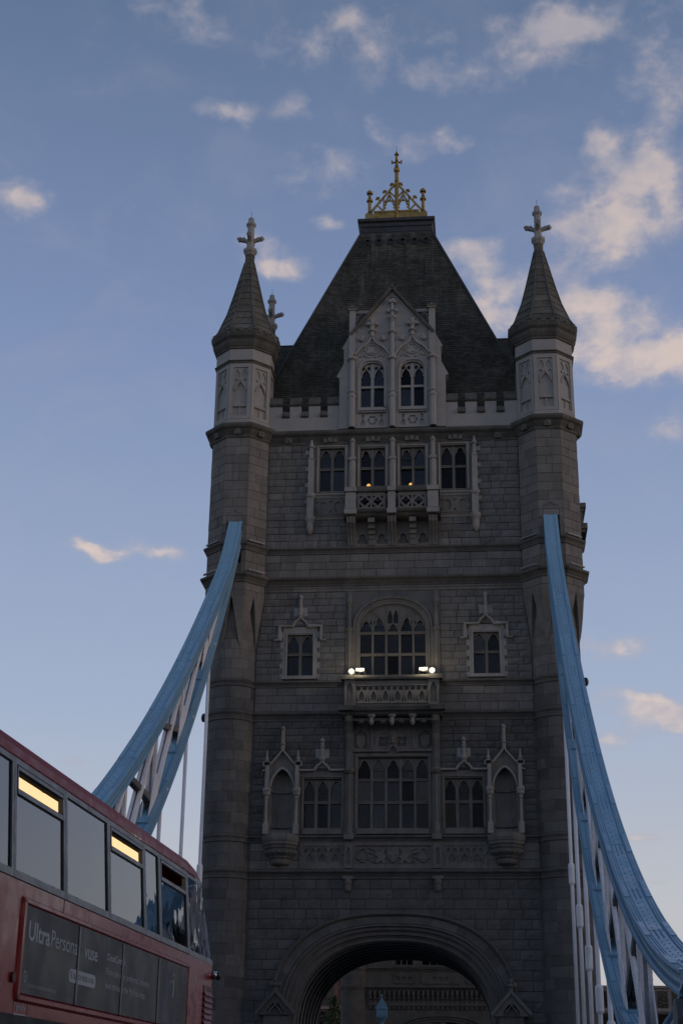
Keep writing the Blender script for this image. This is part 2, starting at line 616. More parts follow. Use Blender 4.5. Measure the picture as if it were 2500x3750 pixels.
def tag(o, label, cat, group=None):
    o['label'] = label
    o['category'] = cat
    if group:
        o['group'] = group
    return o


def thing(name, label, cat, loc=(0, 0, 0), rz=0.0, group=None):
    o = link(name, None)
    o.location = loc
    o.rotation_euler = (0, 0, rz)
    o.empty_display_size = .5
    return tag(o, label, cat, group)


def struct(name, mb, mats, parent=None):
    o = part(name, mb, mats, parent)
    if parent is None:
        o['kind'] = 'structure'
    return o


def copy_tree(o, parent=None):
    c = o.copy()
    COL.objects.link(c)
    c.parent = parent
    for ch in list(o.children):
        copy_tree(ch, c)
    return c


# 2-D shapes ----------------------------------------------------------------
def rect(x0, x1, z0, z1):
    return [(x0, z0), (x1, z0), (x1, z1), (x0, z1)]


def pointed(l, r, zs, h, n=12, cusp=0.0, sharp=1.3):
    """pointed (optionally trefoil-cusped) arch from (l,zs) over the apex to (r,zs)"""
    c, hw = (l + r) / 2, (r - l) / 2
    out = []
    for i in range(n + 1):
        u = -math.cos(PI * i / n)
        z = h * max(0.0, 1 - abs(u) ** sharp) ** .6
        x = u * hw
        if cusp:
            k = max(0, 1 - abs(abs(u) - .72) / .22)
            x *= 1 - cusp * k
            z *= 1 - cusp * .55 * k
        out.append((c + x, zs + z))
    return out


def round_arch(l, r, zs, h, n=20, e=2.0):
    c, hw = (l + r) / 2, (r - l) / 2
    out = []
    for i in range(n + 1):
        u = -math.cos(PI * i / n)
        out.append((c + u * hw, zs + h * max(0, 1 - abs(u) ** e) ** (1 / e)))
    return out


def ogee(l, r, zs, h, n=20):
    c, hw = (l + r) / 2, (r - l) / 2
    out = []
    for i in range(n + 1):
        t = i / n
        u = -math.cos(PI * t)
        x = 1 - abs(u)
        z = .62 * math.sin(PI / 2 * min(1, (x / .8))) ** .75 + .38 * max(0, (x - .55) / .45) ** 2.2
        out.append((c + u * hw, zs + h * z))
    return out


def foil(cx, cz, r, lobes=4, n=28, rot=0.0, depth=.34):
    return [(cx + math.cos(2 * PI * i / n) * r * (1 - depth + depth * abs(math.cos(lobes / 2 * (2 * PI * i / n - rot)))),
             cz + math.sin(2 * PI * i / n) * r * (1 - depth + depth * abs(math.cos(lobes / 2 * (2 * PI * i / n - rot))))) for i in range(n)]


def circle(cx, cz, r, n=20):
    return [(cx + r * math.cos(2 * PI * i / n), cz + r * math.sin(2 * PI * i / n)) for i in range(n)]


def arch_hole(l, r, z0, zs, h, cusp=.2, n=10):
    return [(l, z0), (r, z0)] + list(reversed(pointed(l, r, zs, h, n, cusp)))


def shield_loop(cx, cz, w, h):
    return [(cx - w / 2, cz + h / 2), (cx - w / 2, cz), (cx - w * .38, cz - h * .25), (cx, cz - h / 2), (cx + w * .38, cz - h * .25), (cx + w / 2, cz), (cx + w / 2, cz + h / 2)]


# ================================================================== the setting
g = MB()
g.box(-1500, 1500, -1500, 140, -9.5, -9.0)
struct('river', g, 'water')
g = MB()
g.box(-1500, 1500, 140, 3000, -9.4, -5.0)
struct('far_bank', g, 'land')
g = MB()
g.box(-5.3, 5.3, -130, 130, -.5, 0)
struct('road', g, 'asphalt')
for s in (-1, 1):
    g = MB()
    g.box(min(s * 5.45, s * 10.1), max(s * 5.45, s * 10.1), -130, -1.4, -.5, .13)
    struct('pavement', g, 'paving')
    g = MB()
    g.box(min(s * 5.3, s * 5.45), max(s * 5.3, s * 5.45), -130, 130, -.5, .14)
    struct('kerb', g, 'limestone')
    g = MB()
    for k in range(-64, 60, 4):
        g.box(-.06, .06, k * 2.0, k * 2.0 + 4, .004, .008)
    if s > 0:
        struct('road_marking', g, 'white_paint')

# ================================================================== near tower
XT, YT, RF, RC = 9.06, .5, 1.70, 1.36          # turret centre, flat radius above, round radius below
DEPTH = 9.83
YC = YT + DEPTH / 2
tower = thing('bridge_tower', 'near gothic stone bridge tower with corner turrets and steep slate roof', 'tower')
rng = random.Random(3)


def mirror(path, s):
    return [(s * x, z) for x, z in path] if s > 0 else list(reversed([(s * x, z) for x, z in path]))


def sarch(f, n=40, z0=0.0):
    """great arch curve, f=0 inner edge, f=1 outer edge of the mouldings; from left jamb over the crown to the right jamb"""
    a, b, e = 5.15 + 1.35 * f, 4.66 + 1.42 * f, 2.4 + .2 * f
    out = [(-a, z0)]
    for i in range(n + 1):
        u = -math.cos(PI * i / n)
        out.append((a * u, 5.0 + b * max(0, 1 - abs(u) ** e) ** (1 / e)))
    return out + [(a, z0)]


# ---- wall core with its openings
BIGWIN = [(-1.84, 23.4), (1.84, 23.4)] + list(reversed(round_arch(-1.84, 1.84, 26.75, 1.43, 20, 2.15)))
holes = [BIGWIN, rect(-1.9, 1.9, 15.45, 19.36)]
for s in (-1, 1):
    a = lambda l, r: (min(s * l, s * r), max(s * l, s * r))
    for l, r, z0, z1 in ((2.85, 4.30, 35.12, 37.92), (.46, 1.89, 34.0, 37.86), (4.50, 5.96, 23.98, 26.42), (2.80, 4.84, 15.47, 18.2), (5.45, 6.63, 15.4, 18.72)):
        l, r = a(l, r)
        holes.append(rect(l, r, z0, z1))
outer = [(-7.95, 0)] + sarch(.86) + [(7.95, 0), (7.95, 25.6), (7.95, 39.2), (-7.95, 39.2), (-7.95, 25.6)]
w = MB().plate([outer] + holes, .035, .8)
wall = part('wall', w, 'mortar', tower)
g = MB()
for s in (-1, 1):
    g.box(min(s * 8.3, s * 8.9), max(s * 8.3, s * 8.9), 1.6, YC * 2 - 1.6, 0, 43)
g.plate([[(-7.95, 0)] + sarch(.3) + [(7.95, 0), (7.95, 43), (-7.95, 43)]], YC * 2 - .8, YC * 2, True)
part('rear_wall', g, 'ashlar', tower)
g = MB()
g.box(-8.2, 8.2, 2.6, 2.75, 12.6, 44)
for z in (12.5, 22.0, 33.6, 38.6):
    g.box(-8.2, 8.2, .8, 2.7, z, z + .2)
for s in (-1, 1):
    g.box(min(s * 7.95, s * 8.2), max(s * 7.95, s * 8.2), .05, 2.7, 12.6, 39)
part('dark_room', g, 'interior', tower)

# ---- stone blocks of the wall face
BLOCKS = []


def fill(z0, z1, h, xw, lo, hi, excl, smooth, arch=False):
    n = max(1, round((z1 - z0) / h))
    h = (z1 - z0) / n
    for k in range(n):
        a, b = z0 + k * h, z0 + (k + 1) * h
        xwk = xw(a + h / 2) if callable(xw) else xw
        cuts = []
        for (l, r, p, q) in excl:
            if p < b - .06 and q > a + .06:
                cuts.append((l, r))
        if arch:
            zz = a + h * .35
            if zz < 11.05:
                t = max(0, 1 - (max(0, zz - 5.0) / 6.0) ** 2.6) ** (1 / 2.6) * 6.42
                cuts.append((-t, t))
        cuts.sort()
        x = -xwk
        spans = []
        for l, r in cuts:
            if l > x + .05:
                spans.append((x, min(l, xwk)))
            x = max(x, r)
        if x < xwk - .05:
            spans.append((x, xwk))
        for l, r in spans:
            p = l + (rng.uniform(-.35, 0) if l <= -xwk + .01 else 0)
            while p < r - .02:
                ln = rng.uniform(lo, hi)
                q = p + ln
                if r - q < lo * .55:
                    q = r
                aa = max(p, l)
                if q - aa > .08:
                    BLOCKS.append((aa, min(q, r), a, b, smooth))
                p = q


def xw_of(z):
    return 7.36 if z > 28.4 else (7.70 if z < 25.6 else 7.70 - .34 * (z - 25.6) / 2.8)


E2 = [(-5.02, 5.02, 33.35, 38.3), (-2.62, 2.62, 31.4, 33.6)]
E3 = [(-2.66, 2.66, 23.0, 29.0), (-6.2, -4.22, 23.0, 26.85), (4.22, 6.2, 23.0, 26.85)]
E4 = [(-5.0, 5.0, 15.0, 18.7), (-7.0, -5.0, 15.0, 18.7), (5.0, 7.0, 15.0, 18.7), (-2.6, 2.6, 15, 21.5)]
for s in (-1, 1):
    for k in range(6):
        zc = 18.7 + k * .19
        hw = .95 - k * .17
        E4.append((s * 6.03 - hw, s * 6.03 + hw, zc, zc + .19))
fill(31.66, 38.16, .42, 7.36, .55, 1.05, E2, False)
fill(29.85, 31.22, .456, 7.36, .75, 1.25, [], True)
fill(23.72, 28.94, .402, xw_of, .55, 1.1, E3, False)
fill(21.98, 23.34, .453, 7.70, .8, 1.4, [(-2.6, 2.6, 21, 24)], True)
fill(15.17, 21.42, .40, 7.70, .5, 1.05, E4, False)
fill(13.38, 14.76, .46, 7.70, .7, 1.1, [(-5.0, 5.0, 13, 15)], True)
fill(0.0, 12.84, .515, 7.70, .6, 1.25, [], False, True)


def blockgeom(mb, x0, x1, z0, z1, y, rock, r):
    """one dressed or rock-faced stone: sunk joint, chamfered edge, uneven face"""
    gp = .0065
    x0, x1, z0, z1 = x0 + gp, x1 - gp, z0 + gp, z1 - gp
    c = .011 if rock else .007
    nx, nz = (3, 2) if rock else (1, 1)
    vs = [(x0, y + .06, z0), (x1, y + .06, z0), (x1, y + .06, z1), (x0, y + .06, z1)]
    face = r.uniform(-.012, .008) if not rock else r.uniform(-.02, .01)
    o = 4
    for j in range(nz + 1):
        for i in range(nx + 1):
            edge = i in (0, nx) or j in (0, nz)
            d = -(.012 if edge else 0) - (r.uniform(.01, .055) if rock and not edge else 0)
            if rock and edge:
                d = -r.uniform(.0, .016)
            jx = r.uniform(-.06, .06) * (x1 - x0) if 0 < i < nx else 0
            jz = r.uniform(-.08, .08) * (z1 - z0) if 0 < j < nz else 0
            vs.append((x0 + c + (x1 - x0 - 2 * c) * i / nx + jx, y + face + d, z0 + c + (z1 - z0 - 2 * c) * j / nz + jz))
    fs = []
    W1 = nx + 1
    for j in range(nz):
        for i in range(nx):
            a = o + j * W1 + i
            fs.append((a, a + 1, a + 1 + W1, a + W1))
    bot = [o + i for i in range(nx + 1)]
    top = [o + nz * W1 + i for i in range(nx + 1)]
    lef = [o + j * W1 for j in range(nz + 1)]
    rig = [o + j * W1 + nx for j in range(nz + 1)]
    fs.append(tuple([0, 1] + list(reversed(bot))))
    fs.append(tuple([2, 3] + top))
    fs.append(tuple([3, 0] + lef))
    fs.append(tuple([1, 2] + list(reversed(rig))))
    mb.add(vs, fs)


def key(b):
    return -(b[1] - b[0]) * (b[3] - b[2]) / (80 ** 2 + b[2] ** 2)


BLOCKS.sort(key=key)
UNIT = {}
for rock in (0, 1):
    for i in range(10):
        mb = MB()
        blockgeom(mb, -.5, .5, -.225, .225, 0, bool(rock), rng)
        UNIT[rock, i] = mb.mesh('stone_block', 'granite' if rock else 'ashlar')
        if rock:
            UNIT[2, i] = mb.mesh('stone_block', 'granite_shaded')
for i, (x0, x1, z0, z1, smooth) in enumerate(BLOCKS[:300]):
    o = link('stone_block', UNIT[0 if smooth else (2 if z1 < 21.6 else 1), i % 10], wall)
    o.location = ((x0 + x1) / 2, rng.uniform(-.004, .008), (z0 + z1) / 2)
    o.scale = ((x1 - x0) * (1 if i % 2 else -1) if False else (x1 - x0), 1, (z1 - z0) / .45)
rest = {0: MB(), 1: MB(), 2: MB()}
for (x0, x1, z0, z1, smooth) in BLOCKS[300:]:
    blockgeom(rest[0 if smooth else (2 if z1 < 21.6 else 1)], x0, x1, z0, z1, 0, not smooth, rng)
part('stone_blocks', rest[1], 'granite', wall, kind='stuff')
part('stone_blocks', rest[0], 'ashlar', wall, kind='stuff')
part('stone_blocks', rest[2], 'granite_shaded', wall, kind='stuff')


# ---- string courses and main cornice of the wall
def course(name, z0, z1, proud, xw, mat='course', steps=0, gaps=()):
    h = z1 - z0
    prof = [(.1, z0), (-.03, z0), (-.06, z0 + .06 * h), (-.05, z0 + .2 * h), (-proud * .45, z0 + .42 * h), (-proud * .55, z0 + .5 * h),
            (-proud * .9, z0 + .62 * h), (-proud, z0 + .72 * h), (-proud, z0 + .86 * h), (-proud * .8, z0 + .9 * h), (.1, z1)]
    xs = [-xw] + [v for gp in sorted(gaps) for v in gp] + [xw]
    for i in range(0, len(xs), 2):
        # laid in lengths with open joints
        mb = MB()
        x = xs[i]
        while x < xs[i + 1] - .01:
            q = x + rng.uniform(1.1, 1.9)
            if xs[i + 1] - q < .6:
                q = xs[i + 1]
            mb.runx([(y + (rng.uniform(-.004, .004)), z) for y, z in prof], x + .004, q - .004)
            x = q
        part(name, mb, mat, tower)


course('main_cornice', 38.14, 39.09, .42, 7.4, 'sooty')
course('string_course', 31.22, 31.66, .24, 7.42)
course('string_course', 29.27, 29.85, .36, 7.42)
course('string_course', 28.94, 29.27, .12, 7.42, 'ashlar')
course('string_course', 23.32, 23.72, .22, 7.74, gaps=[(-2.6, 2.6)])
course('string_course', 21.4, 21.98, .30, 7.74, gaps=[(-2.6, 2.6)])
course('string_course', 14.74, 15.17, .24, 7.74)
course('string_course', 12.84, 13.38, .30, 7.74)


def rosette(mb, cx, cz, y, r):
    mb.plate([rect(cx - r, cx + r, cz - r, cz + r)], y, y + .1)
    for k in range(4):
        a = PI / 4 + PI / 2 * k
        mb.ball((cx + math.cos(a) * r * .5, y, cz + math.sin(a) * r * .5), r * .42, .06, r * .42, 8, 4)
    mb.ball((cx, y - .03, cz), r * .3, .07, r * .3, 8, 4)


for x in (-6.2, 6.2):
    mb = MB()
    rosette(mb, x, 38.47, -.2, .2)
    part('rosette', mb, 'limestone_dim', tower)
for x in (-3.7, -1.15, 1.15, 3.7):
    mb = MB()
    mb.box(x - .42, x + .42, -.14, .05, 38.28, 38.56)
    mb.plate([shield_loop(x, 38.42, .24, .28)], -.2, -.1)
    mb.box(x - .40, x - .22, -.18, 0, 38.26, 38.58)
    mb.box(x + .22, x + .40, -.18, 0, 38.26, 38.58)
    part('carved_block', mb, 'limestone_dim', tower)


# ---- windows
PANE = {}


def pane_mesh():
    if 'q' not in PANE:
        mb = MB()
        mb.box(-.5, .5, -.006, .006, -.5, .5)
        PANE['q'] = mb.mesh('pane', 'pane_dark')
    return PANE['q']


def lights(x0, x1, n, mw):
    gw = (x1 - x0 - mw * (n - 1)) / n
    return [(x0 + i * (gw + mw), x0 + i * (gw + mw) + gw) for i in range(n)]


def leading(mb, l, r, z0, z1, y, step=.15):
    """diamond lead lattice clipped to a pane"""
    w, h = r - l, z1 - z0
    k = 1.55
    c = -h / k
    while c < w:
        for sgn in (1, -1):
            pts = []
            x, z = (c, 0)
            t0, t1 = max(0, -c), min(h / k, w - c)
            if t1 - t0 > .03:
                a = (c + t0, t0 * k)
                b = (c + t1, t1 * k)
                if sgn < 0:
                    a, b = (w - a[0], a[1]), (w - b[0], b[1])
                mb.bar((l + a[0], y, z0 + a[1]), (l + b[0], y, z0 + b[1]), .009, .009, (0, 1, 0))
        c += step


def make_window(x0, x1, z0, z1, nl, transoms, head, mat, mw=.17, y=.16, arch=None, cased=(), lead=True, heads2=None):
    L = lights(x0, x1, nl, mw)
    mb = MB()
    top_of = (lambda x: z1) if arch is None else (lambda x: arch[0] + arch[1] * max(0, 1 - abs(x / arch[2]) ** 2.15) ** (1 / 2.15))
    for i in range(nl - 1):
        a, b = L[i][1], L[i + 1][0]
        c = (a + b) / 2
        zt = top_of(c)
        mb.plate([rect(a + .03, b - .03, z0, zt)], y - .06, y + .2)
        mb.plate([rect(a, b, z0, zt)], y, y + .2)
    for zt in transoms:
        mb.box(x0, x1, y - .02, y + .2, zt - .07, zt + .07)
        mb.box(x0, x1, y - .05, y + .1, zt + .03, zt + .075)
    # sill
    mb.runx([(y + .2, z0), (y + .2, z0 + .1), (y - .02, z0 + .08), (-.1, z0 - .04), (-.1, z0 - .1), (y + .2, z0 - .1)], x0 - .02, x1 + .02)
    # head tracery: a plate whose lower edge follows the cusped lights
    if arch is None:
        low = [(x1, z1 - head)]
        for l, r in reversed(L):
            low += list(reversed(pointed(l, r, z1 - head, head * .86, 14, .28)))
        low.append((x0, z1 - head))
        mb.plate([[(x0, z1), (x1, z1)][::-1] + low[::-1] if False else [(x0, z1 - head)] + [p for l, r in L for p in pointed(l, r, z1 - head, head * .84, 14, .28)] + [(x1, z1 - head), (x1, z1), (x0, z1)]], y - .01, y + .2)
        for l, r in L:
            mb.mould(pointed(l + .01, r - .01, z1 - head, head * .88, 14, 0), .05, y - .06, y)
    else:
        top = [p for p in round_arch(x0, x1, arch[0], arch[1], 24, 2.15)]
        low = []
        for i, (l, r) in enumerate(L):
            zs, h = heads2[i]
            low += pointed(l, r, zs, h, 12, .28)
        outline = [(x0, low[0][1])] + low + [(x1, low[-1][1])] + list(reversed(top))
        # pierced spandrels
        hs = []
        cl, cr = L[nl // 2]
        q = (cr - cl) / 2 - .05
        for k in (0, 1):
            l = cl + .02 + k * (q + .06)
            hs.append(arch_hole(l, l + q - .0, 27.05, 27.45, .4, .2, 8))
        for k in (0, 3):
            l, r = L[k][0] + .42, L[k + 1][1] - .42
            hs.append(foil((L[k][1] + L[k + 1][0]) / 2, 27.12, .17, 3, 18, PI / 2))
        mb.plate([outline] + hs, y - .01, y + .2)
        for i, (l, r) in enumerate(L):
            zs, h = heads2[i]
            mb.mould(pointed(l + .01, r - .01, zs, h * 1.05, 14, 0), .05, y - .06, y)
        for k in (0, 3):
            mb.mould(pointed(L[k][0], L[k + 1][1], 26.75, [.95, 0, 0, .95][k], 14), .07, y - .07, y)
        mb.mould(list(reversed(round_arch(x0 + .03, x1 - .03, arch[0], arch[1] - .03, 24, 2.15))), .08, y - .07, y)
    o = part('window', mb, mat, tower)
    rows = [z0 + .06] + sorted(transoms) + [None]
    led = MB()
    cas = MB()
    for i, (l, r) in enumerate(L):
        for k in range(len(rows) - 1):
            a = rows[k] + (.07 if k else 0)
            if rows[k + 1] is None:
                b = z1 - head * .1 if arch is None else min(top_of(l + .05), top_of(r - .05)) - .05
                b = min(b, heads2[i][0] + heads2[i][1]) if heads2 else b
            else:
                b = rows[k + 1] - .07
            p = link('pane', pane_mesh(), o)
            p.location = ((l + r) / 2, y + .12, (a + b) / 2)
            p.scale = (r - l + .02, 1, b - a + .02)
            p.rotation_euler = (R(rng.uniform(-1.6, 1.6)), 0, R(rng.uniform(-2, 2)))
            if lead:
                leading(led, l, r, a, b - (head * .4 if rows[k + 1] is None else 0), y + .095)
            if (i, k) in cased:
                t = .035
                zt = b if rows[k + 1] is not None else (a + (b - a) * .42)
                cas = MB().plate([rect(l, r, a, zt), rect(l + t, r - t, a + t, zt - t)], y + .05, y + .1)
                part('casement', cas, 'black_metal', o)
    if arch is not None:
        hp = MB().plate([[(x0, arch[0] - .1), (x1, arch[0] - .1)] + list(reversed(round_arch(x0, x1, arch[0], arch[1], 20, 2.15)))], y + .15, y + .16)
        part('pane', hp, 'pane_dark', o)
    if led.v:
        part('leading', led, 'lead_came', o, kind='stuff')
    return o


for s in (-1, 1):
    def X(l, r):
        return (min(s * l, s * r), max(s * l, s * r))
    l, r = X(.50, 1.89)
    make_window(l, r, 34.3, 37.86, 2, [36.63], .62, 'limestone_dim', lead=False, cased=((0, 1), (1, 0)))
    l, r = X(2.85, 4.29)
    make_window(l, r, 35.15, 37.92, 2, [36.62], .62, 'limestone_dim', cased=((0, 0),) if s < 0 else ((1, 0),))
    l, r = X(4.50, 5.96)
    make_window(l, r, 24.0, 26.42, 2, [25.29], .55, 'limestone_dim', cased=((1, 0),) if s < 0 else ((0, 0),))
    l, r = X(2.81, 4.83)
    make_window(l, r, 15.49, 18.19, 3, [16.94], .55, 'limestone_dim', cased=((1, 0), (1, 1)))
make_window(-1.84, 1.84, 23.5, 28.18, 5, [25.22, 26.48], .6, 'limestone_dim', mw=.13, arch=(26.75, 1.43, 1.84), cased=((2, 0), (1, 2), (3, 2)),
            heads2=[(26.72, .5), (26.72, .68), (26.55, .5), (26.72, .68), (26.72, .5)])
make_window(-1.88, 1.90, 15.47, 19.33, 5, [16.92, 18.15], .58, 'limestone_dim', mw=.15, cased=((1, 0), (3, 0), (1, 2), (3, 2)))

# ---- dressed surrounds
def surround(name, loops, y0, mat, y1=.06):
    return part(name, MB().plate(loops, y0, y1), mat, tower)


hs2 = []
for s in (-1, 1):
    for l, r, z0, z1 in ((2.85, 4.30, 35.12, 37.92), (.46, 1.89, 34.0, 37.86)):
        hs2.append(rect(min(s * l, s * r), max(s * l, s * r), z0, z1))
loop = [(-4.98, 33.4), (4.98, 33.4), (4.98, 38.2), (-4.98, 38.2)]
surround('window_surround', [loop] + hs2, -.035, 'limestone_dim')
for s in (-1, 1):
    mb = MB()
    for l, r, z0, z1 in ((2.85, 4.30, 35.12, 37.92), (.46, 1.89, 35.0, 37.86)):
        a, b = min(s * l, s * r), max(s * l, s * r)
        mb.mould([(a - .12, z0), (a - .12, z1 + .12), (b + .12, z1 + .12), (b + .12, z0)], .1, -.1, -.03)
    # long and short quoins
    for k in range(8):
        z = 33.9 + k * .52
        e = 5.16 if k % 2 else 5.02
        mb.box(min(s * 4.9, s * e), max(s * 4.9, s * e), -.045, .05, z, z + .26)
    # sill string and lower panel frame
    for z0, z1, pr in ((34.72, 35.02, .2), (33.38, 33.62, .22)):
        a, b = min(s * 2.5, s * 5.05), max(s * 2.5, s * 5.05)
        mb.runx([(.05, z0), (-.06, z0), (-pr * .5, z0 + .1), (-pr, z0 + .18), (-pr, z1 - .05), (-.04, z1)], a, b)
    part('window_moulding', mb, 'limestone', tower)
    # blind panel below
    a, b = min(s * 2.72, s * 4.5), max(s * 2.72, s * 4.5)
    c = (a + b) / 2
    hh = []
    for q in (-.44, .44):
        hh.append(foil(c + q, 34.13, .33, 2, 24, PI / 2, .45))
    for q in (-.44, .44):
        for t in (-1, 1):
            hh.append([(c + q * 1.9, 34.13 + t * .36), (c + q * 1.9, 34.13 + t * .1), (c + q * 1.6, 34.13 + t * .36)])
    hh.append([(c - .13, 34.5), (c, 34.3), (c + .13, 34.5)])
    hh.append([(c - .13, 33.76), (c + .13, 33.76), (c, 33.96)])
    mb = MB().plate([rect(a, b, 33.66, 34.62)] + hh, -.09, -.03)
    part('tracery_panel', mb, 'limestone_dim', tower)


def pinnacle(mb, cx, y, z0, z1, w, crockets=True):
    """slim square shaft with gablets, cap and spike"""
    zm = z0 + (z1 - z0) * .62
    mb.box(cx - w / 2, cx + w / 2, y - w / 2, y + w / 2, z0, zm)
    mb.rings([(w * .5, zm), (w * .62, zm + .03), (w * .62, zm + .07), (w * .36, zm + .14), (w * .30, zm + (z1 - zm) * .6)], 4, cx, y)
    zc = zm + (z1 - zm) * .6
    mb.rings([(w * .30, zc), (w * .52, zc + .05), (w * .44, zc + .11), (w * .12, z1)], 8, cx, y)
    if crockets:
        for dx, dy in ((1, 0), (-1, 0), (0, -1)):
            mb.ball((cx + dx * w * .5, y + dy * w * .5, zc + .06), w * .2, None, None, 6, 4)


for s in (-1, 1):
    for x, w in ((4.8, .32),):
        mb = MB()
        pinnacle(mb, s * x, -.12, 35.0, 38.45, w)
        mb.box(s * x - .2, s * x + .2, -.3, .02, 33.55, 34.75)
        mb.rings([(.2, 34.7), (.27, 34.78), (.27, 34.9), (.17, 35.05)], 8, s * x, -.12)
        mb.rings([(.05, 32.45), (.16, 32.62), (.2, 32.75), (.2, 33.15), (.27, 33.3), (.3, 33.42), (.28, 33.52), (.2, 33.58)], 8, s * x, -.12)
        part('pinnacle_shaft', mb, 'limestone', tower)
for x in (-2.37, 0, 2.37):
    mb = MB()
    w = .37
    mb.rings([(w / 2, 34.6), (w / 2, 37.0), (.24, 37.08), (.22, 37.2), (.13, 37.32), (.13, 38.2), (.19, 38.28), (.06, 38.52)], 8, x, -.1)
    mb.plate([[(x - .24, 37.04), (x + .24, 37.04), (x + .24, 37.1), (x, 37.26), (x - .24, 37.1)]], -.33, -.05)
    part('buttress_shaft', mb, 'limestone', tower)

# ---- upper balcony
def balcony(hw, yf, z_base0, z_base1, z_rail0, z_rail1, piers, mat, pier_w=.46):
    mb = MB()
    prof = [(0, z_base0), (yf + .35, z_base0), (yf + .2, z_base0 + .08), (yf + .12, z_base0 + .2), (yf - .02, z_base0 + .26), (yf - .08, z_base1 - .08), (yf - .08, z_base1), (0, z_base1)]
    mb.runx(prof, -hw - .12, hw + .12)
    mb.runx([(yf - .1, z_rail0), (yf - .13, z_rail0 + .1), (yf - .1, z_rail1), (yf + .3, z_rail1), (yf + .3, z_rail0)], -hw - .06, hw + .06)
    for s in (-1, 1):
        mb.box(min(s * (hw - .28), s * hw), max(s * (hw - .28), s * hw), yf + .05, -.02, z_base1, z_rail0)
        mb.box(min(s * (hw - .3), s * (hw + .06)), max(s * (hw - .3), s * (hw + .06)), yf + .1, -.02, z_rail0, z_rail1)
    return mb


mb = balcony(2.68, -1.02, 33.18, 33.62, 34.66, 34.98, (), '')
mb.cur = 0
bal = part('balcony', mb, ['sooty'], tower)
for x in (-2.37, 0, 2.37):
    mb = MB()
    w = .31 if x else .22
    mb.box(x - w, x + w, -1.06, -.7, 33.6, 34.68)
    mb.box(x - w - .04, x + w + .04, -1.16, -.66, 34.68, 34.95)
    mb.box(x - w - .05, x + w + .05, -1.16, -.66, 33.3, 33.58)
    part('pier', mb, 'limestone', bal)
for c in (-1.18, 1.18):
    hh = []
    for q in (-.37, .37):
        hh.append(foil(c + q, 34.08, .26, 4, 24, 0, .4))
        for t in (-1, 1):
            for u in (-1, 1):
                hh.append([(c + q + u * .32, 34.08 + t * .1), (c + q + u * .32, 34.08 + t * .34), (c + q + u * .12, 34.08 + t * .34)])
    mb = MB().plate([rect(c - .8, c + .8, 33.62, 34.66)] + hh, -.98, -.86, True)
    part('pierced_panel', mb, 'limestone_dim', bal)
# brackets and blind arcade under the upper balcony
for x in (-2.36, 0, 2.36):
    mb = MB()
    pr = [(0, 31.66), (-.12, 31.66), (-.16, 31.9), (-.3, 32.2), (-.62, 32.6), (-.9, 32.85), (-.95, 33.2), (0, 33.2)]
    for u in (-.17, .0, .17):
        mb.runx([(y - (.03 if u == 0 else 0), z) for y, z in pr], x + u - .075, x + u + .075)
    part('bracket', mb, 'limestone_dim', bal)
for x in (-1.19, 1.19):
    mb = MB()
    for z, y in ((33.0, -.85), (32.72, -.55), (32.45, -.35), (32.2, -.2)):
        mb.box(x - .19, x + .19, y, 0, z - .13, z + .13)
    mb.box(x - .17, x + .17, -.14, 0, 31.7, 32.1)
    part('bracket', mb, 'limestone_dim', bal)
hh = []
for c in (-1.75, -.62, .62, 1.75):
    hh.append([(c - .3, 31.78), (c + .3, 31.78), (c + .3, 31.98), (c + .2, 32.06), (c + .16, 32.3), (c, 32.42), (c - .16, 32.3), (c - .2, 32.06), (c - .3, 31.98)])
mb = MB().plate([rect(-2.55, 2.55, 31.66, 33.3)] + hh, -.1, .02)
part('blind_arcade', mb, 'limestone_dim', bal)

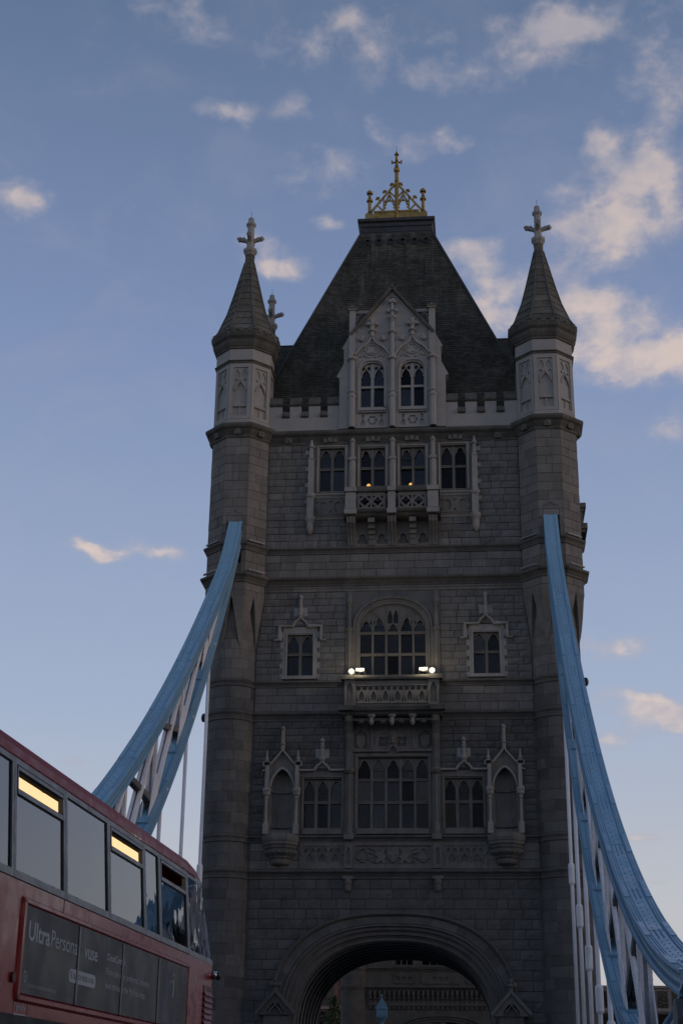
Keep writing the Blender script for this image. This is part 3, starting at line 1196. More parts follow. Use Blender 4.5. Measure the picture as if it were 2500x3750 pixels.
# ---- stage with the great window
arch_in = round_arch(-1.88, 1.88, 26.75, 1.47, 24, 2.15)
surround('window_surround', [rect(-2.66, 2.66, 23.4, 28.94), [(-1.84, 23.45), (1.84, 23.45)] + list(reversed(round_arch(-1.84, 1.84, 26.75, 1.43, 20, 2.15)))], -.012, 'granite')
mb = MB()
for k, (o, wd, y0) in enumerate(((.06, .14, -.02), (.2, .13, -.05), (.36, .16, -.12))):
    mb.mould([(-1.84 - o, 23.6)] + round_arch(-1.84 - o, 1.84 + o, 26.75, 1.43 + o, 24, 2.15) + [(1.84 + o, 23.6)], wd, y0, .04)
part('window_moulding', mb, 'limestone_dim', tower)
for s in (-1, 1):
    mb = MB()
    x = s * 2.44
    mb.box(x - .2, x + .2, -.14, .04, 23.5, 26.5)
    mb.rings([(.1, 23.7), (.1, 26.5), (.19, 26.58), (.22, 26.66), (.12, 26.74), (.09, 28.1)], 8, x, -.17)
    mb.box(x - .2, x + .2, -.07, .04, 28.0, 28.93)
    mb.rings([(.09, 28.1), (.15, 28.25), (.13, 28.4), (.07, 28.8), (.02, 28.95)], 8, x, -.12)
    for dx in (-.1, .1):
        mb.ball((x + dx, -.17, 28.32), .07, None, None, 6, 4)
    part('pilaster', mb, 'limestone_dim', tower)
    # side window dressing
    a, b = (4.50, 5.96)
    cx = s * 5.23
    mb = MB()
    mb.plate([rect(cx - .98, cx + .98, 23.84, 26.86), rect(cx - .73, cx + .73, 23.98, 26.42)], -.03, .05)
    for k in range(5):
        z = 23.84 + k * .6
        for t in (-1, 1):
            mb.box(min(cx + t * .9, cx + t * 1.13), max(cx + t * .9, cx + t * 1.13), -.032, .05, z, z + (.34 if k else .28))
    mb.mould([(cx - .78, 24.0), (cx - .78, 26.5), (cx + .78, 26.5), (cx + .78, 24.0)], .1, -.07, -.02)
    mb.box(cx - .95, cx + .95, -.12, .05, 23.82, 24.0)
    part('window_surround', mb, 'limestone', tower)
    mb = MB()
    og = [(cx + u, z) for u, z in ogee(-.42, .42, 26.9, .58, 16)]
    pth = [(cx - 1.46, 26.08), (cx - 1.18, 26.08), (cx - 1.18, 26.9)] + og + [(cx + 1.18, 26.9), (cx + 1.18, 26.08), (cx + 1.46, 26.08)]
    mb.mould(pth, .14, -.22, .04)
    mb.box(cx - .36, cx + .36, -.03, .05, 27.05, 27.3)
    mb.box(cx - .38, cx + .38, -.035, .05, 27.5, 28.0)
    mb.rings([(.07, 27.4), (.14, 27.52), (.1, 27.62), (.1, 28.0), (.15, 28.06), (.09, 28.12), (.09, 28.5), (.15, 28.58), (.02, 28.78)], 8, cx, -.12)
    part('hood_mould', mb, 'limestone', tower)

# ---- lower balcony with its carved front
mb = balcony(2.62, -1.2, 21.45, 21.98, 23.42, 23.66, (), '')
for s in (-1, 1):
    mb.box(min(s * 2.1, s * 2.9), max(s * 2.1, s * 2.9), -1.38, -.9, 21.7, 21.96)
    mb.box(min(s * 2.05, s * 2.78), max(s * 2.05, s * 2.78), -1.34, -.9, 23.44, 23.68)
lbal = part('balcony', mb, 'sooty', tower)
for s in (-1, 1):
    mb = MB()
    c = s * 2.29
    mb.plate([rect(c - .3, c + .3, 21.98, 23.42), arch_hole(c - .17, c + .17, 22.15, 22.95, .3)], -1.22, -1.1)
    mb.box(c - .29, c + .29, -1.12, -.8, 21.98, 23.42)
    part('pier', mb, 'limestone_dim', lbal)
hh = []
n = 6
for i in range(n):
    c = -1.98 + 3.96 * (i + .5) / n
    hh.append(arch_hole(c - .14, c + .14, 22.28, 22.5, .3, .25))
    hh.append(foil(c - .17, 22.92, .12, 3, 15, PI / 2))
    hh.append(foil(c + .17, 22.92, .12, 3, 15, PI / 2))
    hh.append([(c - .29, 22.2), (c - .2, 22.2), (c - .29, 22.6)])
    hh.append([(c + .29, 22.6), (c + .2, 22.2), (c + .29, 22.2)])
mb = MB().plate([rect(-2.0, 2.0, 21.98, 23.42)] + hh, -1.14, -1.0)
mb.box(-2.0, 2.0, -1.02, -.85, 21.98, 23.42)
mb.mould([(-1.98, 23.1), (1.98, 23.1)], .08, -1.2, -1.12)
mb.mould([(-1.98, 22.12), (1.98, 22.12)], .1, -1.2, -1.12)
part('carved_panel', mb, 'limestone_dim', lbal)
for s in (-1, 1):
    mb = MB()
    x = s * 2.37
    mb.runx([(.0, 18.72), (-.2, 18.72), (-.24, 19.6), (-.45, 20.6), (-.75, 21.0), (-.95, 21.2), (-.98, 21.5), (0, 21.5)], x - .1, x + .1)
    mb.runx([(.0, 18.72), (-.14, 18.72), (-.18, 19.7), (-.38, 20.6), (-.65, 21.0), (-.85, 21.2), (-.9, 21.5), (0, 21.5)], x - .21, x + .21)
    mb.rings([(.12, 18.45), (.24, 18.6), (.26, 18.68), (.16, 18.76)], 8, x, -.2)
    part('bracket', mb, 'limestone_dim', lbal)
for x in (-1.12, 0, 1.12):
    mb = MB()
    mb.rings([(.03, 20.95), (.14, 21.12), (.10, 21.2), (.1, 21.35), (.2, 21.45), (.22, 21.52)], 8, x, -.88)
    part('pendant', mb, 'limestone', lbal)
mb = MB()
mb.box(-2.2, 2.2, -.85, -.7, 21.2, 21.34)
for x in (-1.7, -.5, .5, 1.7):
    mb.ball((x, -.86, 21.16), .16, .1, .12)
part('carved_bosses', mb, 'sooty', lbal)
# tympanum with two blank shields and a quatrefoil
hh = [arch_hole(s * 1.77 - .36, s * 1.77 + .36, 19.85, 20.5, .35, .1) for s in (-1, 1)] + [foil(s * .5, 20.22, .34, 4, 28, PI / 4, .42) for s in (-1, 1)]
mb = MB().plate([rect(-2.18, 2.18, 19.76, 21.48)] + hh, -.06, .06)
mb.box(-2.18, 2.18, .05, .08, 19.76, 21.48)
for s in (-1, 1):
    mb.plate([shield_loop(s * 1.77, 20.22, .5, .74)], -.03, .06)
    mb.mould([(s * .5 + math.cos(t) * .46, 20.24 + math.sin(t) * .46) for t in [PI * k / 10 - .3 for k in range(13)]], .06, -.1, -.05)
    mb.plate([[(s * .5 - .14, 20.2), (s * .5, 20.08), (s * .5 + .14, 20.2), (s * .5, 20.34)]], -.02, .06)
    mb.box(s * 1.15 - .06, s * 1.15 + .06, -.12, 0, 19.8, 21.0)
mb.ball((0, -.12, 20.62), .2, .1, .2)
part('carved_tympanum', mb, 'limestone_dim', tower)
mb = MB()
mb.mould([(-2.15, 19.7), (-.35, 19.7)] + ogee(-.26, .26, 19.7, .42, 14) + [(.35, 19.7), (2.15, 19.7)], .16, -.2, .02)
mb.rings([(.06, 20.05), (.15, 20.14), (.08, 20.22), (.12, 20.4), (.03, 20.55)], 8, 0, -.14)
part('hood_mould', mb, 'limestone_dim', tower)

# ---- stage above the great arch: windows, pilasters, niches, heraldic band
hs4 = [rect(-1.9, 1.9, 15.45, 19.36)]
loop = [(-5.05, 15.17), (5.05, 15.17), (5.05, 18.62), (2.18, 18.62), (2.18, 19.76), (-2.18, 19.76), (-2.18, 18.62), (-5.05, 18.62)]
for s in (-1, 1):
    hs4.append(rect(min(s * 2.8, s * 4.84), max(s * 2.8, s * 4.84), 15.47, 18.2))
surround('window_surround', [loop] + hs4, -.04, 'limestone_dim')
mb = MB()
mb.mould([(-2.0, 15.5), (-2.0, 19.45), (2.0, 19.45), (2.0, 15.5)], .12, -.11, -.03)
for s in (-1, 1):
    a, b = min(s * 2.8, s * 4.84), max(s * 2.8, s * 4.84)
    mb.mould([(a - .08, 15.5), (a - .08, 18.3), (b + .08, 18.3), (b + .08, 15.5)], .1, -.11, -.03)
    mb.box(a - .05, b + .05, -.16, .02, 15.2, 15.46)
mb.box(-1.95, 1.95, -.2, .02, 15.2, 15.44)
part('window_moulding', mb, 'limestone_dim', tower)
for s in (-1, 1):
    mb = MB()
    x = s * 2.35
    mb.box(x - .2, x + .2, -.16, .02, 15.17, 18.5)
    mb.rings([(.13, 15.2), (.13, 15.7), (.08, 15.8), (.08, 18.4)], 8, x, -.2)
    mb.box(x - .27, x + .27, -.26, .02, 18.5, 18.68)
    mb.box(x - .26, x + .26, -.3, .02, 14.9, 15.2)
    part('pilaster', mb, 'limestone_dim', tower)
    cx = s * 3.86
    mb = MB()
    pth = [(s * 2.6, 18.66), (cx - s * .42, 18.66)] + [(cx + s * u, z) for u, z in ogee(-.42, .42, 18.66, .52, 14)] + [(cx + s * .42, 18.66), (s * 5.02, 18.66)]
    mb.mould(pth if s > 0 else list(reversed(pth)), .15, -.24, .02)
    mb.box(cx - .3, cx + .3, -.035, .05, 18.8, 19.05)
    mb.box(cx - .37, cx + .37, -.035, .05, 19.35, 19.85)
    mb.rings([(.07, 19.1), (.17, 19.24), (.17, 19.34), (.1, 19.4), (.1, 19.86), (.15, 19.92), (.09, 19.97), (.09, 20.2), (.16, 20.26), (.1, 20.34), (.02, 20.46)], 8, cx, -.13)
    part('hood_mould', mb, 'limestone', tower)


def niche(cx):
    mb = MB()
    hole = [(cx - .59, 15.42), (cx + .59, 15.42)] + list(reversed(pointed(cx - .59, cx + .59, 17.75, .95, 14, 0, 1.5)))
    gab = [(cx - .98, 15.2), (cx + .98, 15.2), (cx + .98, 18.6), (cx + .92, 18.66), (cx, 19.74), (cx - .92, 18.66), (cx - .98, 18.6)]
    mb.plate([gab, hole], -.16, .06)
    o = part('niche', mb, 'limestone_dim', tower)
    # curved back of the niche
    mb = MB()
    n = 6
    vs, fs = [], []
    for z in (15.42, 18.75):
        for i in range(n + 1):
            a = PI * i / n
            vs.append((cx - .6 * math.cos(a), -.05 + .42 * math.sin(a), z))
    for i in range(n):
        fs.append((i, i + 1, i + n + 2, i + n + 1))
    mb.add(vs, fs)
    mb.add([(cx - .6, -.05, 18.75), (cx + .6, -.05, 18.75), (cx + .6, .7, 18.75), (cx - .6, .7, 18.75)], [(0, 1, 2, 3)])
    mb.add([(cx - .6, -.1, 15.44), (cx + .6, -.1, 15.44), (cx + .6, .7, 15.44), (cx - .6, .7, 15.44)], [(0, 1, 2, 3)])
    for z in (15.62, 17.5):
        mb.tube([(cx - .57 * math.cos(PI * i / n), -.05 + .37 * math.sin(PI * i / n), z) for i in range(n + 1)], .05, 6)
    part('niche_back', mb, 'limestone_dim', o)
    mb = MB()
    mb.mould(pointed(cx - .66, cx + .66, 17.75, 1.02, 16, 0, 1.5), .12, -.26, -.14)
    mb.mould([(cx - 1.08, 18.62), (cx - .93, 18.66), (cx, 19.76), (cx + .93, 18.66), (cx + 1.08, 18.62)], .12, -.34, -.1)
    mb.rings([(.1, 19.7), (.1, 20.05), (.17, 20.1), (.1, 20.16), (.09, 20.9), (.14, 20.97), (.02, 21.12)], 8, cx, -.22)
    part('gablet', mb, 'limestone', o)
    for t in (-1, 1):
        x = cx + t * .82
        mb = MB()
        mb.rings([(.11, 15.75), (.075, 15.85), (.075, 17.05)], 8, x, -.3)
        mb.box(x - .14, x + .14, -.46, -.1, 15.18, 15.75)
        mb.rings([(.08, 17.05), (.12, 17.1), (.1, 17.2), (.19, 17.32), (.21, 17.6), (.2, 17.68)], 8, x, -.28)
        for k in range(4):
            mb.ball((x + (-.12 + .08 * k), -.46, 17.48 + .05 * (k % 2)), .07, None, None, 6, 4)
        mb.box(x - .1, x + .1, -.36, -.12, 17.68, 18.62)
        part('colonnette', mb, 'limestone', o)
        mb = MB()
        mb.mould(foil(x + t * .04, 19.0, .2, 2, 16, 0, .4), .07, -.34, -.18, True)
        mb.rings([(.06, 19.15), (.09, 19.3), (.05, 19.4), (.03, 19.75)], 6, x + t * .04, -.24)
        mb.box(x - .1, x + .1, -.36, -.12, 18.62, 18.9)
        part('side_finial', mb, 'limestone', o)
    mb = MB()
    h8 = [(.18, 13.42), (.22, 13.5), (.5, 13.62), (.56, 13.8), (.48, 13.86), (.6, 13.95), (.62, 14.0), (.84, 14.15), (.90, 14.32), (.78, 14.36), (.88, 14.46), (.84, 14.52), (.94, 14.62), (.94, 14.74), (.98, 14.8), (1.0, 14.95), (.95, 15.17)]
    for r, z in h8:
        pass
    mb.rings([(r, z) for r, z in h8], 8, cx, .12)
    for k in range(9):
        a = R(-80 + 20 * k)
        mb.ball((cx + .84 * math.sin(a), .12 - .84 * math.cos(a), 14.22), .1, None, .09, 6, 4)
        mb.ball((cx + .52 * math.sin(a), .12 - .52 * math.cos(a), 13.72), .07, None, .08, 6, 4)
    part('corbel', mb, 'limestone_dim', o)


niche(-6.03)
niche(6.03)
# heraldic band
mb = MB()
mb.plate([rect(-5.0, 5.0, 13.38, 14.76), rect(-2.02, 2.02, 13.6, 14.6), rect(2.74, 4.86, 13.66, 14.58), rect(-4.86, -2.74, 13.66, 14.58)], -.06, .03)
for s in (-1, 1):
    x = s * 2.38
    mb.plate([rect(x - .22, x + .22, 13.4, 14.74), arch_hole(x - .1, x + .1, 13.6, 14.3, .2)], -.14, -.05)
    mb.box(x - .2, x + .2, -.07, 0, 13.4, 14.74)
    mb.box(x - .28, x + .28, -.3, .02, 12.82, 12.98)
    mb.rings([(.04, 12.15), (.14, 12.25), (.17, 12.45), (.14, 12.5), (.19, 12.62), (.19, 12.9)], 8, x, -.12)
band = part('heraldic_band', mb, 'limestone_dim', tower)
for s in (-1, 1):
    hh = []
    for i in range(3):
        c = s * 3.80 + (i - 1) * .68
        hh.append(arch_hole(c - .2, c + .2, 13.76, 13.9, .28, .3))
        hh.append(foil(c - .17, 14.34, .13, 3, 15, PI / 2))
        hh.append(foil(c + .17, 14.34, .13, 3, 15, PI / 2))
    mb = MB().plate([rect(s * 3.8 - 1.06, s * 3.8 + 1.06, 13.66, 14.58)] + hh, -.02, .06)
    mb.box(s * 3.8 - 1.06, s * 3.8 + 1.06, .05, .08, 13.66, 14.58)
    for i in range(4):
        c = s * 3.80 + (i - 1.5) * .68
        mb.mould([(c, 13.7), (c, 13.95), (c + .17, 14.2), (c + .3, 14.5)], .05, -.06, -.01)
        mb.mould([(c - .3, 14.5), (c - .17, 14.2), (c, 13.95)], .05, -.06, -.01)
    part('tracery_panel', mb, 'limestone_dim', band)
mb = MB()
mb.box(-2.02, 2.02, .03, .08, 13.6, 14.6)
mb.plate([shield_loop(0, 14.1, .62, .86)], -.05, .05)
mb.box(-.09, .09, -.09, 0, 13.72, 14.5)
mb.box(-.29, .29, -.086, 0, 14.1, 14.28)
for s in (-1, 1):
    q = lambda pts: [(s * x, z) for x, z in pts] if s > 0 else list(reversed([(s * x, z) for x, z in pts]))
    mb.plate([q([(.36, 13.66), (.5, 13.64), (.62, 13.82), (.85, 13.66), (.95, 13.7), (.82, 13.95), (.95, 14.2), (.8, 14.34), (.68, 14.2), (.6, 14.44), (.44, 14.5), (.4, 14.36), (.5, 14.28), (.44, 14.05), (.34, 14.1), (.32, 14.0), (.45, 13.9)])], -.05, .05)
    mb.mould([(s * .72, 14.05), (s * 1.0, 14.4), (s * 1.3, 14.5)], .1, -.06, .04)
    mb.mould([(s * .76, 13.98), (s * 1.05, 14.2), (s * 1.3, 14.25)], .08, -.06, .04)
    mb.mould([(s * .8, 13.8), (s * 1.1, 13.75), (s * 1.2, 13.95), (s * 1.05, 14.0)], .06, -.04, .04)
    mb.mould(foil(s * 1.62, 14.12, .34, 3, 24, PI / 2, .4), .06, -.06, .04, True)
    mb.ball((s * 1.62, .0, 13.78), .16, .07, .08)
part('coat_of_arms', mb, 'limestone_dim', band)

# ---- the great arch
def ring_band(levels, name, mat, parent, n=40):
    curves = [sarch(f, n) for f, y in levels]
    k = len(curves[0])
    vs = [(p[0], levels[j][1], p[1]) for j in range(len(levels)) for p in curves[j]]
    fs = []
    for j in range(len(levels) - 1):
        for i in range(k - 1):
            a = j * k + i
            fs.append((a + k, a + k + 1, a + 1, a))
    return part(name, MB().add(vs, fs), mat, parent)


gate = ring_band([(.62, .1), (.62, .0), (.60, -.02), (.56, -.02), (.54, .08), (.50, .14), (.46, .1), (.42, .12), (.39, .24), (.33, .3), (.29, .26), (.25, .28), (.22, .42), (.14, .5), (.10, .48), (.06, .5), (.03, .62), (0, .7), (0, 1.1)], 'arch', 'ashlar_shaded', tower)
ring_band([(.9, .1), (.9, -.06), (.92, -.12), (.95, -.17), (.98, -.2), (1.02, -.19), (1.03, -.1), (1.03, .1)], 'arch_hood', 'course', gate)
fa, fb = sarch(.63, 160), sarch(.895, 160)
NV = 44
idx = [0] + [1 + round(160 * i / (NV - 6)) for i in range(NV - 5)] + [162]
for i in range(len(idx) - 1):
    a, b = idx[i], idx[i + 1]
    if i in (0, len(idx) - 2):      # tall jambs
        continue
    ks = [a + round((b - a) * t / 4) for t in range(5)]
    lo = [fa[k] for k in ks]
    hi = [fb[k] for k in ks]
    c = Vector((sum(p[0] for p in lo + hi) / 10, sum(p[1] for p in lo + hi) / 10))
    sh = lambda p: (c.x + (p[0] - c.x) * .985, c.y + (p[1] - c.y) * .985)
    mb = MB().plate([[sh(p) for p in reversed(lo)] + [sh(p) for p in hi]], rng.uniform(-.055, -.035), .1)
    part('voussoir', mb, 'ashlar_shaded', gate)
mb = MB()
for s in (-1, 1):
    for k in range(9):
        z = .1 + k * .54
        mb.box(min(s * 6.02, s * 6.35), max(s * 6.02, s * 6.35), -.05, .1, z, z + .52)
part('jamb_stones', mb, 'ashlar_shaded', gate, kind='stuff')
# vault and its iron ribs
vault = ring_band([(.06, 1.0), (.06, YC * 2 - .2)], 'vault', 'iron', tower)
for k in range(7):
    y = 1.35 + k * 1.42
    rb = ring_band([(.06, y), (.0, y), (.0, y + .12), (-.015, y + .12), (-.015, y + .4), (.0, y + .4), (.0, y + .52), (.06, y + .52)], 'rib', 'iron', vault)
    mb = MB()
    c0 = sarch(-.012, 90)
    for t in (y + .06, y + .46):
        mb.tube([(p[0], t, p[1]) for p in c0[1:-1]], .028, 5)
    part('rib_flange', mb, 'lamp_body', rb)
# gablets at the springing
for s in (-1, 1):
    cx = s * 6.03
    mb = MB()
    mb.box(cx - .62, cx + .62, -.42, .05, 0, 6.05)
    mb.plate([[(cx - .92, 5.95), (cx + .92, 5.95), (cx + .95, 6.1), (cx, 7.12), (cx - .95, 6.1)], arch_hole(cx - .42, cx + .42, 5.98, 6.12, .45, .2)], -.6, .05)
    mb.box(cx - .6, cx + .6, -.5, .0, 5.4, 6.3)
    o = part('gateway_buttress', mb, 'ashlar_shaded', tower)
    mb = MB()
    mb.mould([(cx - 1.0, 6.02), (cx, 7.12), (cx + 1.0, 6.02)], .2, -.74, -.5)
    mb.rings([(.1, 7.0), (.08, 7.3), (.16, 7.42), (.07, 7.52), (.1, 7.68), (.02, 7.8)], 8, cx, -.55)
    for t in (-1, 1):
        mb.ball((cx + t * .2, -.55, 7.46), .12, .1, .14, 8, 5)
    mb.mould(ogee(cx - .34, cx + .34, 5.98, .55, 12), .08, -.68, -.58)
    part('gablet', mb, 'ashlar_shaded', o)

# ---- battlemented parapet
for s in (-1, 1):
    mb = MB()
    mb.box(min(s * 3.1, s * 7.4), max(s * 3.1, s * 7.4), -.12, .35, 39.09, 39.97)
    for l, r in ((3.1, 3.88), (4.33, 5.02), (5.48, 6.16), (6.63, 7.4)):
        mb.box(min(s * l, s * r), max(s * l, s * r), -.12, .35, 39.97, 40.69)
    par = part('parapet', mb, 'limestone_clean', tower)
    for l, r in ((3.12, 3.90), (4.32, 5.03), (5.47, 6.17), (6.62, 7.38)):
        a, b = min(s * l, s * r), max(s * l, s * r)
        mb = MB()
        mb.runx([(.42, 40.69), (-.14, 40.69), (-.24, 40.78), (-.24, 40.9), (-.16, 40.98), (-.04, 41.3), (.1, 41.38), (.3, 41.3), (.42, 40.9)], a, b)
        part('merlon_coping', mb, 'sooty', par)
    for l, r in ((3.88, 4.33), (5.02, 5.48), (6.16, 6.63)):
        a, b = min(s * l, s * r), max(s * l, s * r)
        mb = MB()
        mb.runx([(.42, 39.97), (-.15, 39.93), (-.26, 40.0), (-.26, 40.12), (-.18, 40.2), (-.05, 40.4), (.1, 40.46), (.42, 40.3)], a, b)
        part('embrasure_coping', mb, 'sooty', par)

# ---- gabled dormer
half = [(3.18, 39.09), (3.18, 42.44), (3.36, 42.52), (3.30, 42.66), (2.93, 43.42), (2.93, 44.38), (3.04, 44.44), (2.98, 44.58), (2.62, 45.3), (2.36, 45.54)]
gloop = half + [(0, 48.5)] + [(-x, z) for x, z in reversed(half)]


def dormer_hole(s):
    l, r = .5, 1.89
    pts = [(l, 40.42), (r, 40.42), (r, 42.95), (r - .1, 43.2), (r - .35, 43.38), (1.2, 43.44), (l + .35, 43.38), (l + .1, 43.2), (l, 42.95)]
    return [(s * x, z) for x, z in pts]


dh = [dormer_hole(1), dormer_hole(-1)]
for s in (-1, 1):
    dh.append(rect(s * 1.2 - .78, s * 1.2 + .78, 39.2, 40.08))
mb = MB().plate([gloop] + dh, -.25, .9)
dormer = part('gabled_dormer', mb, 'limestone_clean', tower)
mb = MB()
for s in (-1, 1):
    p = [(s * 2.5, 45.36), (0, 48.52)]
    mb.mould([(s * 2.52, 45.3), (0, 48.5)] if s < 0 else [(0, 48.5), (s * 2.52, 45.3)], .3, -.5, .9)
mb.box(-.06, .06, -.3, -.15, 48.4, 48.85)
part('gable_coping', mb, 'sooty', dormer)
mb = MB()
mb.add([(-2.4, -.2, 45.3), (2.4, -.2, 45.3), (0, -.2, 48.4), (-2.4, 3.4, 45.3), (2.4, 3.4, 45.3), (0, 3.4, 48.4)], [(0, 2, 5, 3), (1, 4, 5, 2), (0, 1, 2)])
mb.box(-3.1, 3.1, .85, 2.0, 39.2, 44.4)
part('dormer_roof', mb, 'slate', dormer)
mb = MB()
mb.mould([(-2.2, 45.55), (-.25, 47.85), (0, 47.93), (.25, 47.85), (2.2, 45.55)], .09, -.33, -.24)
mb.mould(pointed(-.2, .2, 47.9, .38, 8), .06, -.31, -.24)
for s in (-1, 1):
    mb.mould(ogee(s * 1.22 - 1.12, s * 1.22 + 1.12, 43.7, 1.48, 28), .15, -.42, -.24)
    mb.mould(ogee(s * 1.22 - .95, s * 1.22 + .95, 43.68, 1.2, 24), .07, -.32, -.24)
    mb.mould(circle(s * 1.22, 44.36, .42, 24), .07, -.33, -.24, True)
    mb.mould(foil(s * 1.22, 44.36, .36, 4, 32, PI / 4, .42), .06, -.31, -.24, True)
    for t in (-1, 1):
        c = s * 1.22 + t * .52
        mb.mould([(c + t * .38, 43.74), (c + t * .26, 43.92), (c + t * .12, 43.84), (c, 44.02), (c - t * .12, 43.86), (c - t * .3, 43.82)], .07, -.32, -.24)
        mb.ball((s * 1.22 + t * .22, -.3, 43.8), .1, .06, .07, 6, 4)
        # crockets on the ogee
        mb.ball((s * 1.22 + t * .66, -.36, 44.98), .17, .13, .15, 8, 5)
        mb.ball((s * 1.22 + t * .62, -.4, 45.1), .13, .1, .1, 8, 5)
    # finial
    x = s * 1.22
    mb.rings([(.12, 45.15), (.12, 45.42), (.24, 45.5), (.2, 45.58), (.1, 45.62), (.12, 45.8), (.2, 45.92), (.08, 46.05), (.13, 46.2), (.14, 46.3), (.02, 46.42)], 8, x, -.36)
    for dx, dz in ((-.28, 45.98), (.28, 45.98), (0, 46.06), (-.17, 46.0), (.17, 46.0)):
        mb.ball((x + dx, -.42, dz), .13, .12, .11, 8, 4)
    # label moulds round each light pair
    mb.mould([(x - .80, 40.4), (x - .80, 43.0), (x - .66, 43.36), (x - .4, 43.54), (x, 43.58), (x + .4, 43.54), (x + .66, 43.36), (x + .80, 43.0), (x + .80, 40.4)], .14, -.34, -.24)
    mb.box(x - .85, x + .85, -.36, -.2, 40.2, 40.4)
    # panel under the window
    mb.mould([(x - .85, 40.1), (x + .85, 40.1)], .08, -.36, -.24)
part('gable_carving', mb, 'limestone_clean', dormer)
for s in (-1, 1):
    x = s * 1.2
    hh = [foil(x, 39.6, .3, 6, 36, 0, .2)]
    for t in (-1, 1):
        hh.append(arch_hole(x + t * .56 - .13, x + t * .56 + .13, 39.25, 39.48, .2, .15))
        hh.append(foil(x + t * .56, 39.84, .14, 2, 16, PI / 2, .5))
    mb = MB().plate([rect(x - .78, x + .78, 39.2, 40.08)] + hh, -.2, -.08)
    mb.box(x - .78, x + .78, -.1, -.05, 39.2, 40.08)
    mb.plate([shield_loop(x, 39.58, .34, .4)], -.18, -.08)
    part('tracery_panel', mb, 'limestone_clean', dormer)
for x in (-2.42, 0, 2.42):
    mb = MB()
    w = .2 if x else .17
    mb.rings([(w, 39.09), (w, 41.0), (w + .05, 41.1), (w + .03, 41.18), (w - .02, 41.22), (w - .02, 41.32), (w + .05, 41.4), (w - .04, 41.52), (w - .04, 43.5), (w + .09, 43.6), (w + .09, 43.7), (w - .04, 43.8)], 8, x, -.36)
    if x:
        mb.box(x - .19, x + .19, -.42, -.06, 43.8, 47.02)
        mb.plate([[(x - .28, 46.98), (x + .28, 46.98), (x + .28, 47.1), (x, 47.28), (x - .28, 47.1)]], -.52, 0, True)
        s = 1 if x > 0 else -1
        mb.box(min(x, s * 1.35), max(x, s * 1.35), -.2, -.05, 46.85, 47.05)
        mb.mould([(s * 2.2, 46.3), (s * 2.1, 46.7), (s * 1.85, 46.85)], .08, -.16, -.06)
    else:
        mb.rings([(.13, 43.8), (.13, 45.3), (.25, 45.4), (.24, 45.48), (.13, 45.56), (.13, 46.1), (.2, 46.2), (.1, 46.3), (.2, 46.45), (.09, 46.55), (.12, 46.75)], 8, x, -.36)
        for dx, z in ((-.25, 46.86), (.25, 46.86), (0, 46.95), (-.14, 46.42), (.14, 46.42), (-.12, 47.5), (.12, 47.5), (0, 47.6)):
            mb.ball((dx, -.42, z), .14, .11, .11, 8, 4)
        mb.rings([(.09, 46.75), (.09, 47.4), (.16, 47.5), (.05, 47.7)], 8, x, -.34)
    part('buttress_shaft', mb, 'limestone_clean', dormer)
    if x:
        part('shaft_cap', MB().box(x - .31, x + .31, -.56, .02, 47.06, 47.2), 'sooty', dormer)
for s in (-1, 1):
    c = s * 1.2
    mb = MB()
    mb.box(c - .09, c + .09, -.12, .06, 40.42, 43.42)
    mb.box(c - .7, c + .7, -.14, .06, 41.76, 41.9)
    for t in (-1, 1):
        m0 = c + t * .39
        lo, hi = min(c + t * .08, c + t * .7), max(c + t * .08, c + t * .7)
        mb.plate([[(lo, 42.55)] + ogee(lo + .02, hi - .02, 42.5, .75, 16) + [(hi, 42.55), (hi, 43.42), (lo, 43.42)]] + [foil(m0 - .17, 43.1, .13, 2, 16, PI / 2, .3), foil(m0 + .17, 43.1, .13, 2, 16, PI / 2, .3)], -.08, .06)
        mb.mould(ogee(lo + .01, hi - .01, 42.5, .72, 16), .06, -.13, -.07)
        mb.mould([(m0, 43.2), (m0, 43.42)], .06, -.12, -.06)
        mb.plate([[(lo, 42.5), (lo + .1, 42.52), (lo, 42.75)]], -.07, .05)
        mb.plate([[(hi, 42.75), (hi - .1, 42.52), (hi, 42.5)]], -.07, .05)
    o = part('window', mb, 'limestone_clean', dormer)
    for t in (-1, 1):
        for a, b in ((40.42, 41.76), (41.9, 43.4)):
            p = link('pane', pane_mesh(), o)
            p.location = (c + t * .39, .03, (a + b) / 2)
            p.scale = (.62, 1, b - a)
mb = MB()
mb.tube([(-.55, -.38, 40.42), (-.28, -.42, 40.36), (-.2, -.42, 40.2), (-.2, -.42, 39.1)], .018, 6)
part('cable', mb, 'black_metal', dormer)

# ---- main roof
ZB, ZT = 40.3, 55.3
def roof_x(z):
    return 2.35 + (8.75 - 2.35) * (ZT - z) / (ZT - ZB)
def roof_y(z):
    return .9 + (4.2 - .9) * (z - ZB) / (ZT - ZB)
mb = MB()
y1 = 2 * YC - .9
y2 = 2 * YC - 4.2
xs, xt = roof_x(ZB), 2.35
mb.add([(-xs, .9, ZB), (xs, .9, ZB), (xs, y1, ZB), (-xs, y1, ZB), (-xt, 4.2, ZT), (xt, 4.2, ZT), (xt, y2, ZT), (-xt, y2, ZT)],
       [(0, 1, 5, 4), (1, 2, 6, 5), (2, 3, 7, 6), (3, 0, 4, 7), (4, 5, 6, 7), (3, 2, 1, 0)])
for s in (-1, 1):
    a, b = s * 4.6, s * 8.6
    v = [(a, YC - 2.9, 42.5), (a, YC + 2.9, 42.5), (a, YC, 47.72), (b, YC - 2.9, 42.5), (b, YC + 2.9, 42.5), (b, YC, 47.72)]
    f = [(0, 3, 5, 2), (1, 2, 5, 4), (3, 4, 5)]
    mb.add(v, f if s > 0 else [tuple(reversed(q)) for q in f])
roof = part('roof', mb, 'slate', tower)
sl = MB()
row_h = .155
